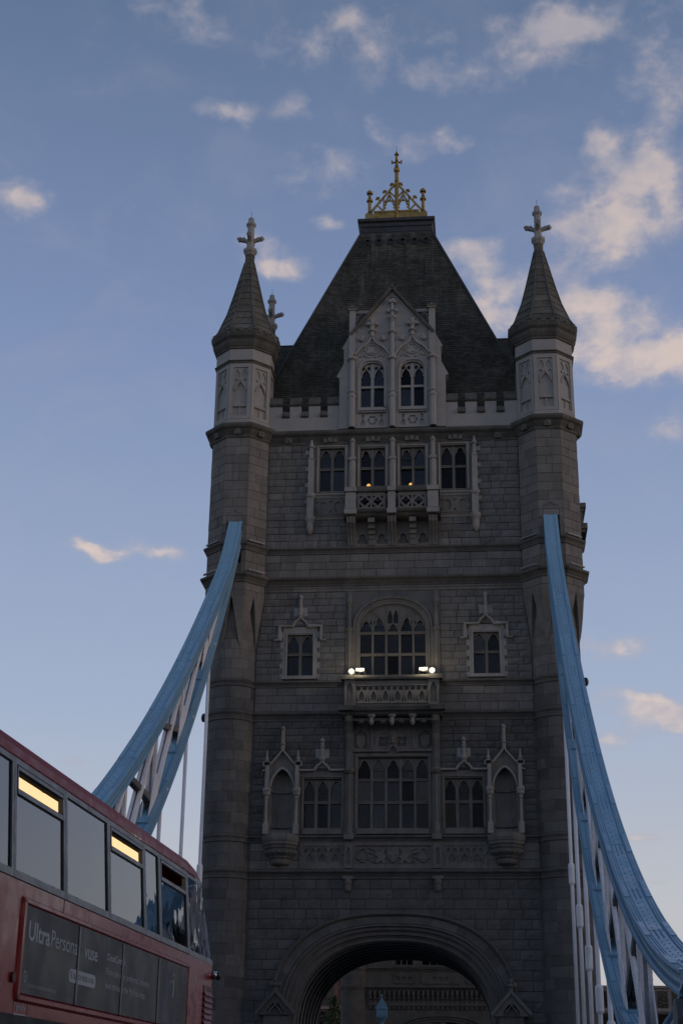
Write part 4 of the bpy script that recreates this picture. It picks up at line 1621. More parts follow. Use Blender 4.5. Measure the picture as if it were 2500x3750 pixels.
def slate_row(xl, xr, P, off):
    """one course of slates between xl and xr; P(x, t) gives a point, t=0 lower edge, 1 upper"""
    x = xl - rng.uniform(0, .28)
    while x < xr:
        wd = rng.uniform(.2, .32)
        a, b = max(x, xl) + .004, min(x + wd, xr) - .004
        if b - a > .03:
            lift = rng.uniform(.016, .034)
            sl.add([P(a, 0, lift), P(b, 0, lift), P(b, 1.1, .004), P(a, 1.1, .004), P(a, -.03, 0), P(b, -.03, 0)], [(0, 1, 2, 3), (4, 5, 1, 0)])
        x += wd
nr = int((ZT - ZB) / row_h)
nrm = Vector((0, -(ZT - ZB), 3.3)).normalized()
for k in range(nr):
    z = ZB + k * row_h
    def P(x, t, lift, z=z):
        zz = z + t * row_h
        return (x, roof_y(zz) + nrm.y * lift, zz + nrm.z * lift)
    slate_row(-roof_x(z + row_h / 2), roof_x(z + row_h / 2), P, 0)
n2 = Vector((0, -5.22, 2.9)).normalized()
for s in (-1, 1):
    for k in range(int(5.2 / row_h)):
        z = 42.5 + k * row_h
        def P(x, t, lift, z=z):
            zz = z + t * row_h
            return (x, YC - 2.9 + 2.9 * (zz - 42.5) / 5.22 + n2.y * lift, zz + n2.z * lift)
        slate_row(min(s * 4.8, s * 8.6), max(s * 4.8, s * 8.6), P, 0)
part('slates', sl, 'slate', roof, kind='stuff')
mb = MB()
for s in (-1, 1):
    mb.tube([(s * roof_x(ZB), .87, ZB), (s * 2.35, 4.17, ZT)], .07, 6)
    mb.tube([(s * 4.7, YC, 47.75), (s * 8.6, YC, 47.75)], .08, 6)
part('ridge_roll', mb, 'lead', roof)
# lead-covered platform at the top
mb = MB()
pf = [(2.34, 54.9), (2.33, 55.35), (2.36, 55.42), (2.34, 55.75), (2.4, 55.82), (2.42, 56.05), (2.55, 56.16), (2.56, 56.32), (2.5, 56.4)]
vs, fs = [], []
for r, z in pf:
    ey = r - 2.35
    vs += [(-r, 4.2 - ey, z), (r, 4.2 - ey, z), (r, y2 + ey, z), (-r, y2 + ey, z)]
for j in range(len(pf) - 1):
    for i in range(4):
        a, b = j * 4 + i, j * 4 + (i + 1) % 4
        fs.append((a, b, b + 4, a + 4))
e = (len(pf) - 1) * 4
fs.append((e, e + 1, e + 2, e + 3))
mb.add(vs, fs)
plat = part('roof_platform', mb, 'lead', tower)
for x in (-1.88, -1.12, -.36, .42, 1.2, 1.96):
    mb = MB()
    y = roof_y(54.48)
    mb.plate([rect(x - .24, x + .24, 54.22, 54.74), circle(x, 54.48, .19, 18)], y - .1, y + .05)
    mb.mould(circle(x, 54.48, .19, 18), .07, y - .16, y - .06, True)
    mb.plate([circle(x, 54.48, .18, 18)], y - .02, y + .05)
    part('round_vent', mb, 'lead', plat)
# gilded cresting
mb = MB()
yg = 4.36
mb.box(-1.5, 1.5, yg - .06, yg + .06, 56.38, 57.1)
mb.box(-1.5, 1.5, yg - .1, yg + .1, 56.98, 57.1)
for x in (-1.0, -.4, .5, 1.1):
    mb.box(x - .03, x + .03, yg - .09, yg, 56.4, 57.0)
crest = part('gilded_crest', mb, 'gold', plat)
for s in (-1, 1):
    mb = MB()
    x = s * 1.78
    mb.box(x - .28, x + .28, yg - .28, yg + .28, 56.38, 56.78)
    mb.rings([(.28, 56.78), (.13, 57.05), (.11, 57.1), (.11, 57.85), (.2, 57.88), (.2, 57.98), (.14, 58.05), (.08, 58.3), (.08, 58.44), (.2, 58.48), (.2, 58.62), (.1, 58.66), (.1, 58.74), (.02, 58.8)], 8, x, yg)
    part('corner_post', mb, 'gold', crest)
    # the raking bar with crockets
    mb = MB()
    mb.bar((s * 1.66, yg, 57.1), (s * .1, yg, 59.16), .13, .13, (0, 1, 0))
    mb.bar((s * .84, yg, 57.1), (s * .84, yg, 58.14), .13, .1, (0, 1, 0))
    mb.bar((s * .45, yg, 57.86), (s * .45, yg, 58.62), .1, .1, (0, 1, 0))
    mb.bar((s * 1.28, yg, 57.58), (s * .86, yg, 57.1), .1, .1, (0, 1, 0))
    mb.bar((s * .46, yg, 58.6), (s * .1, yg, 58.2), .1, .1, (0, 1, 0))
    for path in ([(.12, 57.5), (.2, 57.74), (.45, 57.98)], [(.78, 57.5), (.7, 57.74), (.45, 57.98)], [(.78, 57.8), (.6, 58.05), (.5, 58.35)], [(.12, 57.8), (.3, 58.05), (.4, 58.3)]):
        pts = [(s * a, b) for a, b in path]
        mb.mould(pts if s > 0 else pts, .08, yg - .05, yg + .05)
        mb.mould(list(reversed(pts)), .08, yg + .05, yg - .05)
    for a, b in ((.2, 57.62), (.7, 57.62), (.3, 57.86), (.6, 57.86), (.16, 57.36), (.74, 57.36)):
        mb.plate([[(s * a - .07, b), (s * a, b - .09), (s * a + .07, b), (s * a, b + .07)]], yg - .04, yg + .04, True)
    for a, b in ((.32, 59.2), (.8, 58.66), (1.26, 58.14)):
        c = Vector((s * a, yg, b))
        d = Vector((s * .56, 0, .83))
        root = c - d * .3
        mb.tube([tuple(root), tuple(c - d * .05)], [.06, .05], 6)
        mb.ball(tuple(c), .11, None, .1, 8, 4)
        for q in (-1, 1):
            mb.ball(tuple(c + Vector((d.z * q * .1, 0, -d.x * q * .1)) - d * .03), .075, None, None, 6, 4)
    part('crest_tracery', mb, 'gold', crest)
mb = MB()
mb.rings([(.14, 56.4), (.13, 59.3), (.16, 59.36), (.16, 59.44), (.13, 59.5), (.13, 60.1), (.2, 60.2), (.21, 60.36), (.15, 60.46), (.09, 60.75), (.11, 60.95), (.09, 61.15), (.11, 61.22), (.07, 61.3), (.08, 61.45), (.15, 61.5), (.14, 61.58), (.07, 61.64), (.06, 61.76), (.01, 61.8)], 8, .03, yg)
for s in (-1, 1):
    mb.tube([(.03, yg, 60.9), (.03 + s * .24, yg, 60.93)], [.08, .055], 6)
    mb.ball((.03 + s * .3, yg, 60.88), .075, None, None, 8, 4)
    mb.ball((.03 + s * .32, yg, 61.03), .065, None, None, 8, 4)
    mb.tube([(.03, yg, 60.9), (.03, yg + s * .24, 60.93)], [.08, .055], 6)
    mb.ball((.03, yg + s * .3, 60.98), .08, None, None, 8, 4)
part('crest_cross', mb, 'gold', crest)
part('lightning_rod', MB().tube([(.03, yg, 61.7), (.03, yg, 62.2)], .012, 5), 'rod', crest)


# ---- turrets
def facet(th, r):
    return Matrix.Rotation(th, 4, 'Z') @ Matrix.Translation((0, -r, 0))


def turret(detail=True, slot=True):
    core = MB()
    r0 = RF - .03
    seg = 2 * r0 * math.tan(PI / 8)
    if slot:
        core.rings([(r0, 28.4), (r0, 30.4)], 8, caps=False)
        core.rings([(r0, 30.4), (r0, 33.32)], 8, caps=False, skip=(7,))
        core.rings([(r0, 33.32), (r0, 39.25)], 8, caps=False)
        core.plate([rect(-seg / 2, seg / 2, 30.4, 33.32), rect(-.435, .435, 30.42, 33.3)], -r0, -r0 + 1.2)
    else:
        core.rings([(r0, 28.4), (r0, 39.25)], 8, caps=False)
    core.rings([(RC - .02, 0), (RC - .02, 28.5)], 40, caps=False)
    core.rings([(.2, 28.4), (r0, 28.4)], 8, caps=False)
    t = part('turret', core, 'mortar', tower)
    if slot:
        sl_ = MB()
        sl_.add([(-.44, -r0 + 1.19, 30.4), (.44, -r0 + 1.19, 30.4), (.44, -r0 + 1.19, 33.32), (-.44, -r0 + 1.19, 33.32)], [(0, 1, 2, 3)])
        part('slot_back', sl_, 'dark_void', t)
        lt = MB()
        lt.runx([(-r0 + .3, 32.92), (-r0 - .03, 32.92), (-r0 - .05, 33.0), (-r0 - .03, 33.28), (-r0 + .3, 33.3)], -.44, .44)
        lt.mould([(-.42, 33.5), (-.2, 33.52)] + ogee(-.2, .2, 33.5, .22, 10) + [(.2, 33.52), (.42, 33.5)], .07, -r0 - .08, -r0)
        lt.plate([[(-.44, 33.3), (.44, 33.3), (.44, 33.5), (.12, 33.56), (0, 33.74), (-.12, 33.56), (-.44, 33.5)]], -r0 - .05, -r0)
        part('slot_hood', lt, 'ashlar', t)
    # ashlar facing
    bl = MB()
    h = .555
    angs = [R(a) for a in (-135, -90, -45, 0, 45, 90, 135)] if detail else [R(a) for a in (-90, -45, 0, 45, 90)]
    seg2 = 2 * RF * math.tan(PI / 8)
    def rows(z0, z1):
        n = round((z1 - z0) / h)
        return [(z0 + (z1 - z0) * k / n, z0 + (z1 - z0) * (k + 1) / n, k) for k in range(n)]
    for z0, z1, k in rows(28.38, 29.25) + rows(29.85, 31.2) + rows(31.66, 38.26):
        for ai, th in enumerate(angs):
            M = facet(th, RF)
            cuts = [(-seg2 / 2, seg2 / 2)]
            if slot and abs(th) < .01 and z0 < 33.3 and z1 > 30.4:
                cuts = [(-seg2 / 2, -.45), (.45, seg2 / 2)]
            for a, b in cuts:
                if b - a > .8:
                    c = a + (b - a) * (rng.uniform(.35, .45) if (k + ai) % 2 else rng.uniform(.55, .7))
                    ps = [(a, c), (c, b)] if (k + ai) % 3 else [(a, b)]
                else:
                    ps = [(a, b)]
                for p, q in ps:
                    tmp = MB()
                    blockgeom(tmp, p, q, z0, z1, .02, False, rng)
                    bl.merge(tmp, M)
    # round shaft
    def arcs(z0, z1, k, r):
        a = R(-150) + (k % 2) * R(17)
        while a < R(150):
            b = a + R(rng.uniform(36, 58))
            n = 4
            g_, gz = .006, .009
            vs = []
            rr = r + rng.uniform(-.004, .006)
            for z, d in ((z0 + gz, -.04), (z0 + gz, 0), (z1 - gz, 0), (z1 - gz, -.04)):
                for i in range(n + 1):
                    t_ = a + g_ + (b - a - 2 * g_) * i / n
                    vs.append(((rr + d) * math.sin(t_), -(rr + d) * math.cos(t_), z))
            fs = []
            for j in range(3):
                for i in range(n):
                    q = j * (n + 1) + i
                    fs.append((q, q + 1, q + n + 2, q + n + 1))
            bl.add(vs, fs)
            a = b
    for z0, z1, k in rows(23.72, 28.3) + rows(21.98, 23.32) + rows(15.17, 21.4) + rows(13.38, 14.74) + rows(0, 12.84):
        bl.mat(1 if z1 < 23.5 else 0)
        arcs(z0, z1, k, RC)
    part('stone_blocks', bl, ['ashlar', 'ashlar_shaded'], t, kind='stuff')
    # corner broaches that carry the octagon
    br = MB()
    for i in range(8):
        th = PI / 8 + i * PI / 4
        kv = RF / math.cos(PI / 8)
        pol = lambda a, r, z: (r * math.sin(a), -r * math.cos(a), z)
        n = 6
        L_, V_, R_ = [], [], []
        Li, Ri = [], []
        for j in range(n + 1):
            f = j / n
            z = 28.42 - 2.9 * f
            e = (1 - f) ** 1.15
            da = PI / 8 * .97 * (1 - f) ** .8
            rv = (RC + .01) + (kv - RC - .01) * e
            rm = (RC + .01) + (RF - RC - .01) * (1 - f) ** .7
            V_.append(pol(th, rv, z))
            L_.append(pol(th - da, rm, z))
            R_.append(pol(th + da, rm, z))
            Li.append(pol(th - da, RC - .05, z))
            Ri.append(pol(th + da, RC - .05, z))
        m_ = n + 1
        vs = L_ + V_ + R_ + Li + Ri
        fs = []
        for j in range(n):
            fs.append((j + 1, m_ + j + 1, m_ + j, j))
            fs.append((m_ + j + 1, 2 * m_ + j + 1, 2 * m_ + j, m_ + j))
            fs.append((j, 3 * m_ + j, 3 * m_ + j + 1, j + 1))
            fs.append((2 * m_ + j + 1, 4 * m_ + j + 1, 4 * m_ + j, 2 * m_ + j))
        br.add(vs, fs)
    part('broach', br, 'ashlar', t)
    # moulded courses
    def ring(name, z0, z1, proud, n, r, mat='course', sk=None):
        hh = z1 - z0
        pr = [(r - .1, z0), (r + .03, z0), (r + .06, z0 + .06 * hh), (r + .05, z0 + .2 * hh), (r + proud * .45, z0 + .42 * hh), (r + proud * .55, z0 + .5 * hh),
              (r + proud * .9, z0 + .62 * hh), (r + proud, z0 + .72 * hh), (r + proud, z0 + .86 * hh), (r + proud * .8, z0 + .9 * hh), (r - .1, z1)]
        mb = MB().rings(pr, n, caps=False, skip=sk)
        if sk:
            for a, b, sg in ((-1, -.45, -1), (.45, 1, 1)):
                x_in = .45 * sg
                tan = math.tan(PI / 8)
                vs = []
                for rr_, z in pr:
                    vs += [(x_in, -rr_, z), (sg * rr_ * tan, -rr_, z)]
                fs = []
                for j in range(len(pr) - 1):
                    q = (2 * j, 2 * j + 1, 2 * j + 3, 2 * j + 2)
                    fs.append(q if sg > 0 else tuple(reversed(q)))
                end = tuple(2 * j for j in range(len(pr)))
                fs.append(end)
                mb.add(vs, fs)
        return part(name, mb, mat, t)
    ring('string_course', 31.2, 31.68, .22, 8, RF, sk=(7,) if slot else None)
    ring('string_course', 29.25, 29.85, .32, 8, RF)
    ring('string_course', 23.3, 23.72, .12, 40, RC)
    ring('string_course', 21.38, 21.98, .16, 40, RC)
    ring('string_course', 14.73, 15.17, .12, 40, RC)
    ring('string_course', 12.82, 13.38, .16, 40, RC)
    cor = ring('cornice', 38.26, 39.2, .42, 8, RF, 'sooty')
    for th in angs[1:-1] if detail else angs:
        mb = MB()
        rosette(mb, 0, 38.62, -.03, .2)
        mb.xf(facet(th, RF + .2))
        part('rosette', mb, 'limestone_dim', cor)
    # panelled upper stage
    up = MB()
    r1 = RF - .02
    up.rings([(r1, 39.2), (r1, 39.5), (r1 - .2, 39.56), (r1 - .2, 43.2), (r1, 43.25), (r1, 44.2)], 8, caps=False)
    ups = part('upper_stage', up, 'limestone_clean', t)
    s3 = 2 * r1 * math.tan(PI / 8) / 2 - .02
    hh = [rect(-.44, .44, 39.72, 42.93)]
    pnl = MB().plate([rect(-s3, s3, 39.52, 43.22)] + hh, .0, .2)
    inn = []
    for c in (-.21, .21):
        inn.append(arch_hole(c - .16, c + .16, 42.3, 42.52, .3, .2, 8))
        inn.append(rect(c - .17, c + .17, 39.76, 40.3))
    inn.append(arch_hole(-.38, .38, 40.52, 41.4, .55, .32, 14))
    inn.append(foil(-.27, 42.1, .11, 3, 12, PI / 2))
    inn.append(foil(.27, 42.1, .11, 3, 12, PI / 2))
    pnl.plate([rect(-.44, .44, 39.72, 42.93)] + inn, .07, .2)
    pnl.mould([(-.37, 41.42)] + ogee(-.37, .37, 41.4, .72, 14) + [(.37, 41.42)], .07, .0, .08)
    pnl.mould([(-.4, 40.36), (.4, 40.36)], .08, .0, .08)
    pnl.add([(-.44, .13, 39.72), (.44, .13, 39.72), (.44, .13, 42.93), (-.44, .13, 42.93)], [(0, 1, 2, 3)])
    pm = pnl.mesh('tracery_panel', ['limestone_clean'])
    for th in angs:
        link('tracery_panel', pm, ups, facet(th, r1 - .005))
    ring('string_course', 43.2, 43.42, .12, 8, RF - .04, 'sooty')
    ev = MB().rings([(RF - .02, 44.15), (RF + .06, 44.2), (RF + .04, 44.3), (RF + .1, 44.36), (RF + .2, 44.55), (RF + .24, 44.75), (RF + .16, 44.8), (RF + .3, 44.95), (RF + .34, 45.1), (RF + .34, 45.3), (RF + .2, 45.38)], 8, caps=False)
    for th in [i * PI / 4 for i in range(8)]:
        w8 = (RF + .34) * math.tan(PI / 8)
        for k in range(3):
            c = (k - 1) * w8 * .62
            tmp = MB().box(c - .15, c + .15, -.03, .25, 45.18, 45.44)
            ev.merge(tmp, facet(th, RF + .34))
    part('eaves_cornice', ev, 'sooty', t)
    # stone spire, laid in courses with rolls at the angles
    sp = MB()
    rad = [(1.98, 45.36), (1.78, 45.6), (1.62, 45.9), (1.17, 47.2), (.82, 48.66), (.28, 51.12)]
    def rz(z):
        for (ra, za), (rb, zb) in zip(rad, rad[1:]):
            if z <= zb:
                return ra + (rb - ra) * (z - za) / (zb - za)
        return rad[-1][0]
    NS = 11
    zs = [45.36 + (51.12 - 45.36) * (k / NS) ** .97 for k in range(NS + 1)]
    for k in range(NS):
        za, zb = zs[k], zs[k + 1]
        mid = (za + zb) / 2
        sp.rings([(rz(za) + .035, za), (rz(za) + .03, za + .03), (rz(mid) + .012, mid), (rz(zb) + .002, zb)], 8, caps=False)
    spire = part('spire', sp, 'spire', t)
    ro = MB()
    for i in range(8):
        th = PI / 8 + i * PI / 4
        pts = []
        for z in (45.5, 45.9, 47.2, 48.66, 51.1):
            r = rz(z) / math.cos(PI / 8) + .01
            pts.append((r * math.sin(th), -r * math.cos(th), z))
        ro.tube(pts, [.075, .07, .065, .055, .045], 6)
    part('angle_roll', ro, 'spire', spire)
    fi = MB()
    fi.mat(1).rings([(.3, 51.0), (.27, 51.5), (.30, 51.62), (.28, 51.7)], 8, caps=False)
    fi.mat(0).rings([(.28, 51.68), (.32, 51.78), (.41, 51.92), (.42, 52.08), (.36, 52.14), (.24, 52.2), (.215, 52.6), (.2, 53.75), (.22, 53.8), (.3, 53.9), (.3, 54.0), (.2, 54.12), (.16, 54.44), (.02, 54.5)], 8)
    for i in range(4):
        th = i * PI / 2
        M = Matrix.Rotation(th, 4, 'Z')
        tmp = MB()
        tmp.tube([(0, -.1, 52.66), (0, -.34, 52.8), (0, -.6, 52.86)], [.14, .15, .15], 8)
        for k in range(5):
            tmp.ball((.07 * (-1) ** k, -.42 - .09 * k, 52.93 - .03 * (k % 2)), .105, .1, .105, 8, 5)
        tmp.ball((0, -.71, 52.84), .12, .11, .13, 8, 5)
        tmp.ball((0, -.7, 52.99), .12, .13, .1, 8, 5)
        fi.merge(tmp, M)
    fin = part('cross_finial', fi, ['limestone_clean', 'spire'], t)
    part('lightning_rod', MB().tube([(0, 0, 54.4), (0, 0, 54.95)], .012, 5), 'rod', fin)
    return t


t0 = turret()
t0.location = (-XT, YT, 0)
t1 = copy_tree(t0, tower)
t1.location = (XT, YT, 0)
tb = [copy_tree(t0, tower), copy_tree(t0, tower)]
tb[0].location = (-XT, YT + DEPTH, 0)
tb[1].location = (XT, YT + DEPTH, 0)
for q in tb:
    q.rotation_euler = (0, 0, PI)

# side oriels that show past the turrets
for s in (-1, 1):
    mb = MB()
    for z0, z1, x1 in ((33.85, 34.2, 11.42), (35.2, 35.5, 11.38), (32.2, 32.6, 10.9)):
        mb.box(min(s * 8.8, s * x1), max(s * 8.8, s * x1), YC - 1.9, YC + 1.9, z0, z1)
        mb.box(min(s * 8.8, s * (x1 - .12)), max(s * 8.8, s * (x1 - .12)), YC - 1.8, YC + 1.8, z0 - .2, z0)
    mb.box(min(s * 8.8, s * 11.2), max(s * 8.8, s * 11.2), YC - 1.75, YC + 1.75, 34.2, 35.2)
    mb.box(min(s * 8.8, s * 9.6), max(s * 8.8, s * 9.6), YC - 1.75, YC + 1.75, 35.5, 38.2)
    part('side_balcony', mb, 'limestone_dim', tower)

# ================================================================== suspension chains
CX = 9.0


def zt(y):
    return -2.5927e-05 * y ** 3 + .0063236 * y ** 2 + .956435 * y + 32.916 + (1.3 * ((y + 4.5) / 3.5) ** 2 if y > -4.5 else 0)


def zb(y):
    v = 7.4859e-05 * y ** 3 + .0181905 * y ** 2 + 1.389675 * y + 33.113
    if y < -34:
        t = (y + 34) / -15.5
        v34 = 7.4859e-05 * (-34) ** 3 + .0181905 * 34 ** 2 + 1.389675 * -34 + 33.113
        v = v34 + (3.3 - v34) * t - .9 * math.sin(PI * t)
    return v


def chord(zf, ys, up):
    """list of (origin, tangent, normal); up=True: curve is the upper face, else the lower face"""
    out = []
    for y in ys:
        d = .05
        t = Vector((0, -1, -(zf(y + d) - zf(y - d)) / (2 * d))).normalized()
        n = Vector((0, t.z, -t.y))
        if n.z < 0:
            n = -n
        out.append((Vector((0, y, zf(y))), t, n))
    return out


def sweep(mb, frames, prof):
    """prof: closed loop [(x, n)] relative to the curve"""
    k = len(prof)
    vs, fs = [], []
    for o, t, n in frames:
        vs += [tuple(o + Vector((x, 0, 0)) + n * h) for x, h in prof]
    for j in range(len(frames) - 1):
        for i in range(k):
            a, b = j * k + i, j * k + (i + 1) % k
            fs.append((a, b, b + k, a + k))
    fs.append(tuple(reversed(range(k))))
    fs.append(tuple((len(frames) - 1) * k + i for i in range(k)))
    mb.add(vs, fs)


def rivet(mb, c, u, v, n, r=.026, h=.022):
    mb.add([c + u * r, c + v * r, c - u * r, c - v * r, c + n * h], [(0, 1, 4), (1, 2, 4), (2, 3, 4), (3, 0, 4)])


def chain_proto():
    root = thing('suspension_chain', 'x', 'bridge chain')
    ex = Vector((1, 0, 0))
    for nm, zf, y0, y1, top in (('top_chord', zt, -.5, -49.5, 0.0), ('bottom_chord', zb, -.5, -49.5, .50)):
        N = 74
        ys = [y0 + (y1 - y0) * i / N for i in range(N + 1)]
        fr = chord(zf, ys, True)
        mb = MB()
        T = top
        # box with projecting flanges
        pf_ = [(-.40, T), (.40, T), (.40, T - .07), (.33, T - .08), (.33, T - .19), (.36, T - .2), (.36, T - .26), (.33, T - .27), (.33, T - .44), (.37, T - .45), (.37, T - .52), (.40, T - .53), (.40, T - .60),
                       (-.40, T - .60), (-.40, T - .53), (-.37, T - .52), (-.37, T - .45), (-.33, T - .44), (-.33, T - .27), (-.36, T - .26), (-.36, T - .2), (-.33, T - .19), (-.33, T - .08), (-.40, T - .07)]
        sweep(mb, fr, [(x, T + (h - T) * .833) for x, h in pf_])
        # raised edge strips
        for s in (-1, 1):
            a, b = min(s * .22, s * .385), max(s * .22, s * .385)
            sweep(mb, fr, [(a, T + .022), (b, T + .022), (b, T - .01), (a, T - .01)])
        o = part(nm, mb, 'blue_paint', root)
        # cover plates
        for k in range(1, 10):
            yc = y0 - 4.9 * k - (1.2 if T else 2.6)
            if yc - 1 < y1:
                break
            f2 = chord(zf, [yc + .9 - 1.8 * i / 6 for i in range(7)], True)
            for s in (-1, 1):
                a, b = min(s * .23, s * .375), max(s * .23, s * .375)
                mb = MB()
                sweep(mb, f2, [(a, T + .05), (b, T + .05), (b, T + .015), (a, T + .015)])
                part('cover_plate', mb, 'blue_paint', o)
            f2 = chord(zf, [yc + .03, yc - .03], True)
            mb = MB()
            sweep(mb, f2, [(-.21, T + .012), (.21, T + .012), (.21, T - .01), (-.21, T - .01)])
            part('splice_seam', mb, 'blue_paint', o)
        rv = MB()
        L = 0.0
        step = .13
        yy = y0 - .3
        i = 0
        while yy > y1 + .3:
            (c, t, n), = chord(zf, [yy], True)
            for x in (-.345, -.265, .265, .345):
                rivet(rv, c + ex * x + n * (T + .022), ex, t, n)
            for s in (-1, 1):
                rivet(rv, c + ex * (s * .19) + n * T, ex, t, n)
                for hh in (-.11, -.30, -.34):
                    rivet(rv, c + ex * (s * .33) + n * (T + hh), n, t, ex * s)
                rivet(rv, c + ex * (s * .40) + n * (T - .035), n, t, ex * s, .02)
                rivet(rv, c + ex * (s * .40) + n * (T - .47), n, t, ex * s, .02)
            if i % 2 == 0:
                rivet(rv, c + ex * .075 * (1 if i % 4 else -1) + n * T, ex, t, n, .03, .026)
            if (i // 10) % 4 == 3:
                rivet(rv, c + ex * .06 + n * T, ex, t, n, .03, .026)
                rivet(rv, c - ex * .06 + n * T, ex, t, n, .03, .026)
            i += 1
            yy += t.y * step
        part('rivets', rv, 'rivet_shaded', o, kind='stuff')
    nodes = [-9.3 - 4.93 * k for k in range(7)]
    low = lambda y: zb(y) + .70
    hi = lambda y: zt(y) - .65

    def member(name, p, q, mat, wx=.31, th=.26):
        mb = MB()
        p, q = Vector(p), Vector(q)
        t = (q - p).normalized()
        v = t.cross(Vector((1, 0, 0))).normalized()
        # two flanges and a web, like a riveted channel pair
        for s in (-1, 1):
            mb.bar(p + Vector((s * wx / 2, 0, 0)), q + Vector((s * wx / 2, 0, 0)), .05, th, (1, 0, 0))
            for u in (-1, 1):
                mb.bar(p + Vector((s * (wx / 2 - .05), 0, 0)) + v * u * th * .5, q + Vector((s * (wx / 2 - .05), 0, 0)) + v * u * th * .5, .10, .025, (1, 0, 0))
        mb.bar(p, q, wx, .05, (1, 0, 0))
        o = part(name, mb, mat, root)
        rv = MB()
        ln = (q - p).length
        k = int(ln / .16)
        for i in range(1, k):
            c = p + t * (ln * i / k)
            for s in (-1, 1):
                for u in (-1, 1):
                    rivet(rv, c + Vector((s * (wx / 2 + .025), 0, 0)) + v * u * th * .32, v, t, Vector((s, 0, 0)), .026, .02)
                    rivet(rv, c + Vector((s * (wx / 2 - .04), 0, 0)) + v * u * (th * .5 + .0125), Vector((1, 0, 0)), t, v * u, .026, .02)
        part('rivets', rv, mat, o, kind='stuff')
        return o
    for i, y in enumerate(nodes):
        member('vertical_post', (0, y, low(y) - .3), (0, y - .05, hi(y) + .3), 'white_paint')
        if i + 1 < len(nodes):
            y2_ = nodes[i + 1]
            member('diagonal_brace', (0, y2_ + .1, low(y2_)), (0, y + .1, hi(y) + .1), 'white_paint', .28, .28)
            member('counter_brace', (0, y - .2, low(y) + .05), (0, y2_ + .5, hi(y2_ + .5)), 'grime_shade', .24, .24)
        # gusset plates at the lower panel point
        mb = MB()
        for s in (-1, 1):
            x = s * .16
            pts = [(y + .75, low(y + .75) - .25), (y - 1.0, low(y - 1.0) - .25), (y - .75, low(y - .75) + .2), (y - .1, low(y) + 1.15), (y + .35, low(y + .35) + 1.0)]
            vs = [(x - s * .015, a, b) for a, b in pts] + [(x + s * .015, a, b) for a, b in pts]
            k = len(pts)
            mb.add(vs, [tuple(range(k)), tuple(range(2 * k - 1, k - 1, -1))] + [(j, (j + 1) % k, k + (j + 1) % k, k + j) for j in range(k)])
        part('gusset_plate', mb, 'white_paint', root)
        mb = MB()
        yb = y - 1.1
        (c, t, n), = chord(zb, [yb], True)
        mb.bar(c + n * .56 + ex * -.3, c + n * .56 + ex * .3, .09, .05, tuple(n))
        part('stiffener', mb, 'blue_paint', root)
    # solid gusset near the tower where both chords close up
    mb = MB()
    for s in (-1, 1):
        x = s * .2
        pts = [(-4.6, zt(-4.6) - .5), (-4.4, zb(-4.4) + .5), (-7.6, zb(-7.6) + .5), (-8.8, zb(-8.8) + .9), (-8.6, zt(-8.6) - .5)]
        vs = [(x - s * .015, a, b) for a, b in pts] + [(x + s * .015, a, b) for a, b in pts]
        k = len(pts)
        mb.add(vs, [tuple(range(k)), tuple(range(2 * k - 1, k - 1, -1))] + [(j, (j + 1) % k, k + (j + 1) % k, k + j) for j in range(k)])
    part('gusset_plate', mb, 'white_paint', root)
    # pin joint at the low end and the short link beyond
    mb = MB()
    mb.tube([(-.5, -49.3, 3.3), (.5, -49.3, 3.3)], .4, 20)
    part('pin', mb, 'grime_shade', root)
    mb = MB()
    zl = lambda y: 3.55 + 13.0 * (max(0, -49.3 - y) / 43.7) ** 1.12
    fr = chord(zl, [-49.35 - 43.6 * i / 40 for i in range(41)], True)
    sweep(mb, fr, [(-.40, .3), (.40, .3), (.40, .23), (.33, .22), (.33, -.22), (.40, -.23), (.40, -.3), (-.40, -.3), (-.40, -.23), (-.33, -.22), (-.33, .22), (-.40, .23)])
    part('land_link', mb, 'blue_paint', root)
    return root


ch_l = chain_proto()
ch_l.location = (-CX, 0, 0)
tag(ch_l, 'sky blue riveted suspension chain with white lattice, rising behind the red bus', 'bridge chain', 'suspension chains')
ch_r = copy_tree(ch_l)
ch_r.location = (CX, 0, 0)
tag(ch_r, 'sky blue riveted suspension chain sweeping down to the lower right corner of the picture', 'bridge chain', 'suspension chains')

# ---- hanger rods
RODS = [(-7.7, 12.0), (-12.5, 9.5), (-17.4, 7.3), (-22.3, 5.4), (-27.2, 3.9)]
ordn = ['first', 'second', 'third', 'fourth', 'fifth']
for s, nm in ((-1, 'behind the bus'), (1, 'beside the chain at the picture\'s right')):
    for i, (y, zs_) in enumerate(RODS):
        if s < 0 and i > 3:
            continue
        o = thing('hanger_rod', f'{ordn[i]} slim white hanger rod from the tower, {nm}', 'hanger rod', (s * 8.94, y, .1), 0, 'white hanger rods')
        ztop = zb(y) + .15
        mb = MB().tube([(0, 0, 0), (0, 0, ztop - .1)], .085, 14)
        part('rod', mb, 'white_paint', o, True)
        mb = MB().rings([(.09, zs_ - .62), (.135, zs_ - .55), (.15, zs_ - .5), (.15, zs_ + .3), (.135, zs_ + .36), (.09, zs_ + .42)], 16)
        part('sleeve', mb, 'white_paint', o)
        mb = MB()
        mb.tube([(-.3, 0, ztop - .1), (.3, 0, ztop - .1)], .11, 10)
        mb.box(-.14, .14, -.14, .14, ztop - .5, ztop + .1)
        part('clevis', mb, 'white_paint', o)

# ================================================================== the bus
BA = R(1.7)
bus = thing('double_decker_bus', 'red double decker bus with a dark advertisement along its upper deck', 'bus', (1.45, -62.63, 0), -BA)
BW = 2.5


def interp(tab, z):
    if z <= tab[0][0]:
        return tab[0][1]
    for (a, va), (b, vb) in zip(tab, tab[1:]):
        if z <= b:
            return va + (vb - va) * (z - a) / (b - a)
    return tab[-1][1]


